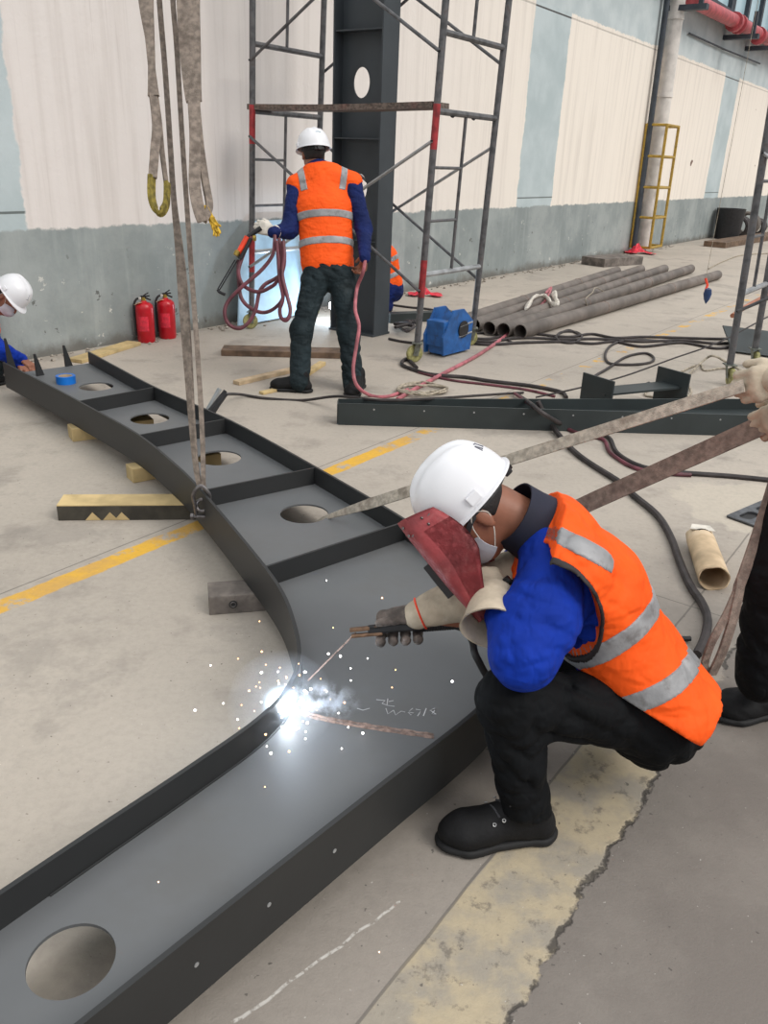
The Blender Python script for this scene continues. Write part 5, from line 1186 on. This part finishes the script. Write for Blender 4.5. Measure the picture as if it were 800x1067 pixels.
def generic_person(root, J, mats, vest=None, res=0.010, hat=None, mask=False, legs=True):
    F, L, U = J['F'], J['L'], J['U']; C = J['C']; side = J['side']
    B = SDF(0.03); head_prims(B, C, F, L, U)
    B.cone(C-U*0.06-F*0.03, J['nb'], 0.055, 0.062); B.slab(J['ch'], J['nb'], side, 0.14, 0.09, 0.10, 0.08); B.slab(J['pel'], J['ch'], side, 0.12, 0.09, 0.14, 0.09)
    for k in 'LR': B.cone(J['nb'], J['sh'+k], 0.05, 0.05); B.cone(J['sh'+k], J['el'+k], 0.042, 0.036); B.cone(J['el'+k], J['wr'+k], 0.036, 0.027)
    for k in 'LR': B.cone(J['pel'], J['hip'+k], 0.08, 0.07); B.cone(J['hip'+k], J['kn'+k], 0.06, 0.046); B.cone(J['kn'+k], J['an'+k], 0.045, 0.034)
    body('body', B, M['skin'], root, res)
    H = SDF(0.01); H.ell(C+U*0.030-F*0.020, (0.100, 0.082, 0.100), (F, L, U)); H.cut.append(('e', np.array(C+F*0.07-U*0.04), np.array((0.085, 0.2, 0.11)), np.array([list(F), list(L), list(U)]), None)); H.keep.append((C-U*0.05-F*0.06, -(U*0.9+F*0.3)))
    body('hair', H, M['hair'], root, 0.009)
    if hat is not None: hard_hat(root, C, F, L, U, 1.02, writing=hat)
    if mask: dust_mask(root, C, F, L, U)
    eyes(root, C, F, L, U)
    Jk = SDF(0.035); Jk.slab(J['pel'], J['ch'], side, 0.165, 0.115, 0.180, 0.115); Jk.slab(J['ch'], J['nb'], side, 0.180, 0.115, 0.115, 0.08)
    for k in 'LR':
        Jk.cone(J['nb'], J['sh'+k], 0.070, 0.064); Jk.cone(J['sh'+k], J['el'+k], 0.066, 0.060); Jk.cone(J['el'+k], J['wr'+k], 0.058, 0.042)
    Jk.cone(J['nb'], C-U*0.06-F*0.03+(J['nb']-C)*0.25, 0.075, 0.070)
    Jk.wr = 0.009; Jk.wf = 38; body('jacket', Jk, M[mats[0]], root, res*0.9)
    if vest:
        ax = norm(J['nb']-J['pel'])
        def vs(off):
            S = SDF(0.05); S.slab(J['pel'], J['ch'], side, 0.195, 0.135, 0.200, 0.13); S.slab(J['ch'], J['nb'], side, 0.200, 0.13, 0.135, 0.10)
            for k in 'LR': S.cone(J['nb'], J['sh'+k]+ax*0.005, 0.085, 0.078)
            S.off = off; S.wr = 0.006; S.wf = 26
            for k, sg in (('L', 1), ('R', -1)):
                o = J['sh'+k]; S.cut.append(('t', np.array(o+side*sg*0.085-ax*0.12), np.array(o+side*sg*0.4-ax*0.12), np.array(ax), 0.125, 0.11, 0.125, 0.11, None))
            S.keep.append((J['nb']+ax*0.055, ax)); S.keep.append((J['pel']-ax*vest['hem'], -ax)); return S
        v = body('vest', vs(0), M['vest'], root, res*0.8)
        for z in vest['bands']:
            c = J['pel']+ax*z; S = vs(0.004); S.keep.append((c+ax*0.026, ax)); S.keep.append((c-ax*0.026, -ax)); body('reflective_band', S, M['band'], v, res*0.6)
        if vest.get('strap'):
            for sg in (-1, 1):
                o = J['nb']+side*sg*0.155-ax*0.03; nn = norm(side*sg+ax*-0.15); S = vs(0.004); S.keep.append((o+nn*0.024, nn)); S.keep.append((o-nn*0.024, -nn)); S.keep.append((J['nb']-ax*0.15, -ax)); body('reflective_band', S, M['band'], v, res*0.6)
    T = SDF(0.045); T.slab(J['pel']-norm(J['nb']-J['pel'])*0.06, J['pel']+norm(J['nb']-J['pel'])*0.06, side, 0.165, 0.12, 0.165, 0.12)
    for k in 'LR': T.cone(J['pel'], J['hip'+k], 0.11, 0.10); T.cone(J['hip'+k], J['kn'+k], 0.096, 0.078); T.cone(J['kn'+k], J['an'+k], 0.078, 0.076)
    T.wr = 0.013; T.wf = 34; body('trousers', T, M[mats[1]], root, res)

def standing_worker():
    root = thing('person', G(335, 408), 'standing person seen from behind in orange vest holding coiled red hoses', 'person')
    s = norm(V(-0.985, -0.17, 0))
    d = 6.0
    F = norm(V(-0.42, 0.88, -0.22)); Lh = norm(V(-0.90, -0.43, 0.0)); U = norm(F.cross(Lh)); U = U if U.z > 0 else -U
    J = dict(F=F, L=Lh, U=U, side=s, C=P(326, 162, d), nb=P(335, 181, d), ch=P(338, 216, d), pel=P(341, 276, d+.02),
             shL=P(309, 194, d), shR=P(367, 191, d), elL=P(301, 240, d-.04), elR=P(379, 238, d+.02), wrL=P(284, 242, d-.16), wrR=P(380, 268, d-.14),
             hipL=P(329, 292, d), hipR=P(356, 292, d+.02), knL=P(314, 345, d-.02), knR=P(363, 345, d+.05), anL=P(312, 399, d-.0), anR=P(368, 401, d+.1))
    generic_person(root, J, ('jacketnavy', 'trousersteal'), vest=dict(hem=0.06, bands=(0.145, 0.335), strap=True), res=0.0095,
                   hat=[([(3.4, .42), (3.3, .42), (3.2, .43), (3.1, .42), (3.0, .43)], 'teal')])
    shoe(root, G(325, 409), G(284, 405)+V(0, -0.02, 0), s=1.12); shoe(root, G(376, 402), G(368, 412)+V(-0.02, -0.10, 0), s=1.12)
    S = hand_sdf(J['wrL'], P(270, 236, d-.18)-J['wrL'], V(0, 0.2, 1), norm(V(0.2, 1, -0.2)), curl=(50, 60, 40), s=1.15); body('cotton_glove', S, M['cotton'], root, 0.006)
    m = MB(); a = J['wrL']; b = J['wrL'].lerp(J['elL'], 0.22); m.tube([a, b], [0.036, 0.047], 16); obj('glove_cuff', m, M['cotton'], root)
    S = hand_sdf(J['wrR'], V(-0.1, 0.4, -0.6), V(-0.4, 0.8, 0), norm(V(-1, 0, 0)), curl=(40, 50, 40), s=1.05); body('hand', S, M['skin'], root, 0.006)
    # hoses and torch in the hands
    D = d-0.20
    def hp(zx, zy, dd=0.0): return P(220+zx/8, 230+zy/8, D+dd)
    loops = [[(530, 120, 0), (528, 190, 0), (510, 290, 0), (420, 410, 0), (270, 540, -.02), (150, 660, -.02), (112, 760, -.02), (145, 860, 0), (230, 898, 0), (310, 850, .02), (370, 740, .03), (400, 600, .03), (450, 530, .03), (540, 480, .04), (590, 430, .04), (610, 330, .04), (600, 180, .04)],
             [(330, 130, 0), (250, 330, 0), (228, 440, 0), (270, 540, .02), (380, 592, .02), (480, 562, .02), (555, 490, 0), (582, 300, 0), (565, 150, 0)],
             [(225, 330, .04), (228, 480, .04), (250, 640, .05), (330, 730, .05), (440, 765, .05), (540, 720, .04), (600, 620, .03), (585, 400, .03), (560, 180, .03)],
             [(600, 170, -.03), (610, 300, -.03), (592, 450, -.03), (632, 620, -.03), (660, 750, -.03), (630, 828, -.03), (585, 810, -.02), (572, 740, -.02), (598, 640, -.02), (570, 480, -.02), (558, 300, -.02), (545, 170, -.02)]]
    r = thing('coiled_hose', hp(300, 900), 'twin red gas hoses hanging in loops from the standing worker left hand', 'hose')
    for lp in loops:
        m = MB(); m.tube(cat([hp(*q) for q in lp], 8), 0.0135, 8); obj('hose_loop', m, M['hose'], r)
    r = thing('cutting_torch', hp(60, 590), 'cutting torch with red handle and thin bent tubes in the gloved left hand', 'torch')
    m = MB(); m.tube([hp(305, 140), hp(225, 275)], [0.026, 0.020], 12); tag(obj('red_handle', m, M['orangeplastic'], r), 'red handle')
    m = MB(); m.tube(cat([hp(415, 60), hp(350, 105), hp(300, 150), hp(215, 300)], 5), 0.017, 10); m.tube(cat([hp(330, 150, -.02), hp(290, 230, -.02), hp(240, 320, -.02)], 4), 0.014, 8); obj('torch_body', m, M['darkmetal'], r)
    m = MB(); m.lathe(hp(350, 145, -.03), [(0.02, 0), (0.02, 0.02)], 10, axis=cr); m.lathe(hp(205, 290, -.02), [(0.02, 0), (0.022, 0.03), (0.012, 0.04)], 10, axis=norm(hp(225, 275)-hp(200, 330))); obj('gas_valve', m, M['brass'], r)
    for o in (-7, 9):
        m = MB(); m.tube([hp(205+o, 330+o*.4), hp(60+o*.8, 575+o*.6)], 0.005, 6); obj('gas_tube', m, M['darkmetal'], r)
    m = MB(); m.tube(cat([hp(55, 575), hp(70, 595), hp(118, 617)], 4), 0.011, 8); obj('cutting_tip', m, M['darkmetal'], r)
    m = MB(); m.tube(cat([P(381, 268, 5.84), P(378, 284, 5.86), P(372, 300, 5.95), P(370, 322, 5.9), P(374, 340, 5.85), P(371, 362, 5.85), P(368, 385, 5.85), P(372, 402, 5.85), G(386, 412, .012), G(404, 413, .012), G(425, 406, .02)], 8), 0.013, 8)
    tag(obj('trailing_hose', m, M['pinkhose']), 'pink-red hose trailing down the standing worker right leg to the ground', 'hose')
standing_worker()

def left_worker():
    d = 5.9; root = thing('person', G(-25, 418), 'crouching person in white hard hat and blue jacket at the left edge', 'person')
    F = cr*0.54-cu*0.84; U = cr*0.84+cu*0.54; L = cf.copy(); t = math.radians(8); U, L = U*math.cos(t)-L*math.sin(t), L*math.cos(t)+U*math.sin(t)
    C = P(4, 313, d)+V(0, 0.08, 0); s = norm(V(0.35, 0.94, 0))
    J = dict(F=F, L=L, U=U, side=s, C=C, nb=P(-18, 336, d+.05), ch=P(-36, 356, d+.05), pel=P(-58, 392, d+.1),
             shL=P(-12, 344, d+.2), shR=P(-16, 350, d-.10), elL=P(-2, 372, d+.25), elR=P(2, 366, d-.22), wrL=P(20, 380, d+.15), wrR=P(22, 374, d-.12),
             hipL=P(-50, 394, d+.2), hipR=P(-54, 400, d), knL=P(-10, 376, d+.32), knR=P(-8, 382, d-.08), anL=P(-22, 404, d+.4), anR=P(-26, 412, d+.0))
    generic_person(root, J, ('jacket', 'trousersteal'), vest=dict(hem=0.04, bands=(0.10, 0.25)), res=0.011, mask=True, hat=[([(-0.25, .35), (0.0, .35)], 'inkgrey'), ([(-0.12, .35), (-0.12, .55)], 'inkgrey')])
    for k in 'LR':
        a = J['an'+k].copy(); a.z = 0; shoe(root, a+V(-0.06, -0.02, 0), a+V(0.2, 0.04, 0), s=1.05)
        S = hand_sdf(J['wr'+k], V(0.8, -0.2, -0.45), V(0, 1, 0) if k == 'R' else V(0, -1, 0), V(0, 0, -1), curl=(30, 40, 30)); body('hand', S, M['skin'], root, 0.006)
left_worker()

def hidden_worker():
    d = 9.1; root = thing('person', G(392, 338), 'person in orange vest crouching mostly hidden behind the steel column', 'person')
    s = norm(V(0.3, -0.9, 0)); F = norm(V(-0.8, -0.1, -0.6)); L = norm(V(0.1, -1, 0)); U = norm(F.cross(L)); 
    if U.z < 0: U = -U
    b = P(397, 318, d)
    def q(dx, dy, z): return V(b.x+dx, b.y+dy, z)
    J = dict(F=F, L=L, U=U, side=s, C=q(-.20, .1, .86), nb=q(-.10, .1, .76), ch=q(.02, .1, .60), pel=q(.10, .1, .30),
             shL=q(-.06, -.08, .70), shR=q(-.06, .30, .70), elL=q(-.12, -.12, .45), elR=q(-.15, .3, .45), wrL=q(-.32, 0, .40), wrR=q(-.35, .2, .40),
             hipL=q(.10, 0, .28), hipR=q(.10, .22, .28), knL=q(-.18, -.04, .44), knR=q(-.18, .26, .44), anL=q(.06, -.02, .10), anR=q(.06, .24, .10))
    generic_person(root, J, ('jacketnavy', 'jacketnavy'), vest=dict(hem=0.02, bands=(0.12, 0.28)), res=0.016, hat=[])
    for k in 'LR':
        a = J['an'+k].copy(); a.z = 0; shoe(root, a+V(0.06, 0, 0), a+V(-0.2, 0, 0), s=1.05)
        S = hand_sdf(J['wr'+k], V(-1, 0, -0.3), V(0, 0, 1), V(0, 1, 0)); body('hand', S, M['skin'], root, 0.007)
hidden_worker()

def right_worker():
    root = thing('person', G(790, 745), 'person in black trousers and work shoes cut off by the right edge, pulling straps', 'person')
    a = G(792, 742); s = norm(V(0.25, -0.97, 0)); x, y = a.x, a.y
    F = norm(V(-0.9, 0.2, -0.35)); L = norm(V(-0.2, -0.97, 0)); U = norm(F.cross(L))
    if U.z < 0: U = -U
    J = dict(F=F, L=L, U=U, side=s, C=V(x+.40, y+.12, 1.56), nb=V(x+.46, y+.12, 1.43), ch=V(x+.47, y+.12, 1.22), pel=V(x+.42, y+.12, .90),
             shL=V(x+.44, y-.08, 1.38), shR=V(x+.50, y+.32, 1.38), elL=V(x+.22, y-.04, 1.14), elR=V(x+.32, y+.38, 1.12), wrL=P(822, 392, 2.25), wrR=P(836, 425, 2.32),
             hipL=P(856, 470, 2.28), hipR=V(x+.46, y+.22, .86), knL=P(806, 600, 2.38), knR=V(x+.38, y+.32, .48), anL=P(793, 706, 2.50), anR=V(x+.50, y+.34, .11))
    generic_person(root, J, ('jacket', 'trousers'), vest=dict(hem=0.06, bands=(0.14, 0.32)), res=0.011, hat=[])
    shoe(root, V(x+.15, y+.03, 0), G(744, 748), s=1.12, detail=True); shoe(root, V(x+.57, y+.36, 0), V(x+.30, y+.30, 0), s=1.12)
    for k, c in (('L', P(776, 404, 2.25)), ('R', P(812, 436, 2.34))):
        w = J['wr'+k]; S = hand_sdf(w, c-w, V(0, 0.3, 1), V(0, 1, 0.1) if k == 'L' else V(0, 1, 0), curl=(45, 70, 50), s=1.15, r=0.0115); g = body('welding_glove', S, M['leather'], root, 0.006)
        S = SDF(0.02); S.cone(w+(c-w)*0.35, w+(J['el'+k]-w)*0.25, 0.046, 0.062); S.cone(w+(J['el'+k]-w)*0.25, w+(J['el'+k]-w)*0.5, 0.062, 0.07); S.wr = 0.004; S.wf = 40; body('gauntlet_cuff', S, M['leather'], g, 0.007)
right_worker()

# ============================================================ WELD ARC, GLOW, SPARKS
ARC = V(-0.262, 1.845, 0.215)
def weld():
    r = thing('welding_arc', ARC, 'blinding white welding arc on the inner flange of the curved beam', 'welding arc')
    bm = bmesh.new(); bmesh.ops.create_icosphere(bm, subdivisions=3, radius=0.022); rr = random.Random(8)
    for v in bm.verts: v.co *= 1+0.25*rr.random()+(0.5 if rr.random() < 0.12 else 0)
    m = MB(); m.add([ARC+v.co for v in bm.verts], [[v.index for v in f.verts] for f in bm.faces]); bm.free(); obj('arc_core', m, M['arc'], r)
    # arc glare put in as glowing fume: emission falling off, torn by noise
    n = NT('weld fume glare'); n.t.nodes.remove(n.b)
    vol = n.t.nodes.new('ShaderNodeVolumePrincipled'); n.link(vol.outputs[0], n.o.inputs['Volume'])
    d = n.t.nodes.new('ShaderNodeVectorMath'); d.operation = 'LENGTH'; n.link(n.obj, d.inputs[0]); dist = d.outputs['Value']
    f1 = n.mt('POWER', n.sstep(n.mt('SUBTRACT', 0.13, dist), 0.0, 0.13), 3.0)
    f2 = n.mt('POWER', n.sstep(n.mt('SUBTRACT', 0.066, dist), 0.0, 0.066), 2.0)
    w = n.sstep(n.noise(22, 5, 0.6), 0.42, 0.66)
    em = n.mt('ADD', n.mt('MULTIPLY', f2, 190.0), n.mt('MULTIPLY', f1, n.mt('ADD', 0.25, n.mt('MULTIPLY', w, 9.0))))
    vol.inputs['Density'].default_value = 0.6; vol.inputs['Color'].default_value = (0.8, 0.85, 0.9, 1)
    vol.inputs['Emission Color'].default_value = (0.62, 0.80, 1.0, 1); n.link(em, vol.inputs['Emission Strength'])
    m = MB(); m.lathe(ARC, [(0.0, -.15), (0.075, -.13), (0.13, -.075), (0.15, 0), (0.13, .075), (0.075, .13), (0.0, .15)], 24)
    o = obj('glare_fume', m, n.m, r); me = o.data
    # object coordinates centred on the arc
    l = bpy.data.lights.new('arc_light', 'POINT'); l.energy = 1.2; l.color = (0.72, 0.85, 1.0); l.shadow_soft_size = 0.03
    lo = bpy.data.objects.new('arc_light', l); COL.objects.link(lo); lo.location = ARC+V(0.03, -0.01, 0.10)
    # smoke drifting right
    n = NT('weld smoke'); n.t.nodes.remove(n.b); vol = n.t.nodes.new('ShaderNodeVolumePrincipled'); n.link(vol.outputs[0], n.o.inputs['Volume'])
    mp = n.t.nodes.new('ShaderNodeVectorMath'); mp.operation = 'MULTIPLY'; mp.inputs[1].default_value = (7.5, 14, 16); n.link(n.obj, mp.inputs[0])
    d = n.t.nodes.new('ShaderNodeVectorMath'); d.operation = 'LENGTH'; n.link(mp.outputs[0], d.inputs[0])
    fall = n.sstep(n.mt('SUBTRACT', 1.0, d.outputs['Value']), 0.0, 0.7); w = n.sstep(n.noise(26, 6, 0.7), 0.49, 0.60)
    vol.inputs['Color'].default_value = (0.85, 0.9, 1, 1); n.link(n.mt('MULTIPLY', n.mt('MULTIPLY', fall, w), 26.0), vol.inputs['Density'])
    vol.inputs['Emission Color'].default_value = (0.75, 0.87, 1, 1); n.link(n.mt('MULTIPLY', n.mt('MULTIPLY', fall, w), 9.0), vol.inputs['Emission Strength'])  # arc light caught by the smoke, put in as emission
    c = ARC+V(0.10, 0.02, 0.0); m = MB(); m.lathe(c, [(0.0, -.062), (0.09, -.045), (0.13, 0), (0.09, .045), (0.0, .062)], 20); o = obj('weld_smoke', m, n.m, origin=c); tag(o, 'thin bluish smoke drifting right of the welding arc', 'smoke', kind='stuff')
    # sparks
    rr = random.Random(21); mats = [M['spark'], M['sparkwhite']]; protos = []
    for k in range(2):
        bm = bmesh.new(); bmesh.ops.create_icosphere(bm, subdivisions=2, radius=0.0017+0.0005*k); me = bpy.data.meshes.new('spark'); bm.to_mesh(me); bm.free(); me.materials.append(mats[k]); protos.append(me)
    far = [(461, 2), (0, 0)]
    pts = [P(230, 841, 1.96), P(286, 871, 1.88), P(165, 919, 1.7), P(205, 863, 1.9), P(395, 992, 1.75), P(340, 605, 2.5), P(398, 623, 2.4), P(383, 686, 2.3), P(412, 698, 2.3), P(471, 710, 2.2), P(347, 654, 2.35), P(245, 790, 2.1), P(355, 778, 2.2), P(356, 780, 2.15), P(276, 820, 2.0)]
    for i in range(75):
        a = rr.uniform(0, 2*math.pi); q = abs(rr.gauss(0, 0.10))+0.03
        pts.append(ARC+V(q*math.cos(a)*1.0+0.03, q*math.sin(a)*0.9-0.02, max(-0.045, rr.gauss(0.03, 0.06))))
    for i, p in enumerate(pts):
        o = bpy.data.objects.new('spark', protos[i % 2]); COL.objects.link(o); o.location = p; o.scale = (1, 1, 1) if i % 3 else (1.5, 1.5, 1.5)
        tag(o, 'tiny glowing spark flying off the welding arc', 'spark', 'sparks flying off the weld')
    # second arc behind the column
    q = V(-0.62, 8.75, 0.16)
    r = thing('welding_arc', q, 'second bright blue-white arc near the ground behind the standing worker legs', 'welding arc')
    bm = bmesh.new(); bmesh.ops.create_icosphere(bm, subdivisions=2, radius=0.05); m = MB(); m.add([q+v.co for v in bm.verts], [[v.index for v in f.verts] for f in bm.faces]); bm.free(); obj('arc_core', m, M['arc'], r)
    l = bpy.data.lights.new('rear_arc_light', 'POINT'); l.energy = 14; l.color = (0.6, 0.8, 1.0); l.shadow_soft_size = 0.05
    lo = bpy.data.objects.new('rear_arc_light', l); COL.objects.link(lo); lo.location = q+V(0, -0.02, 0.08)
weld()
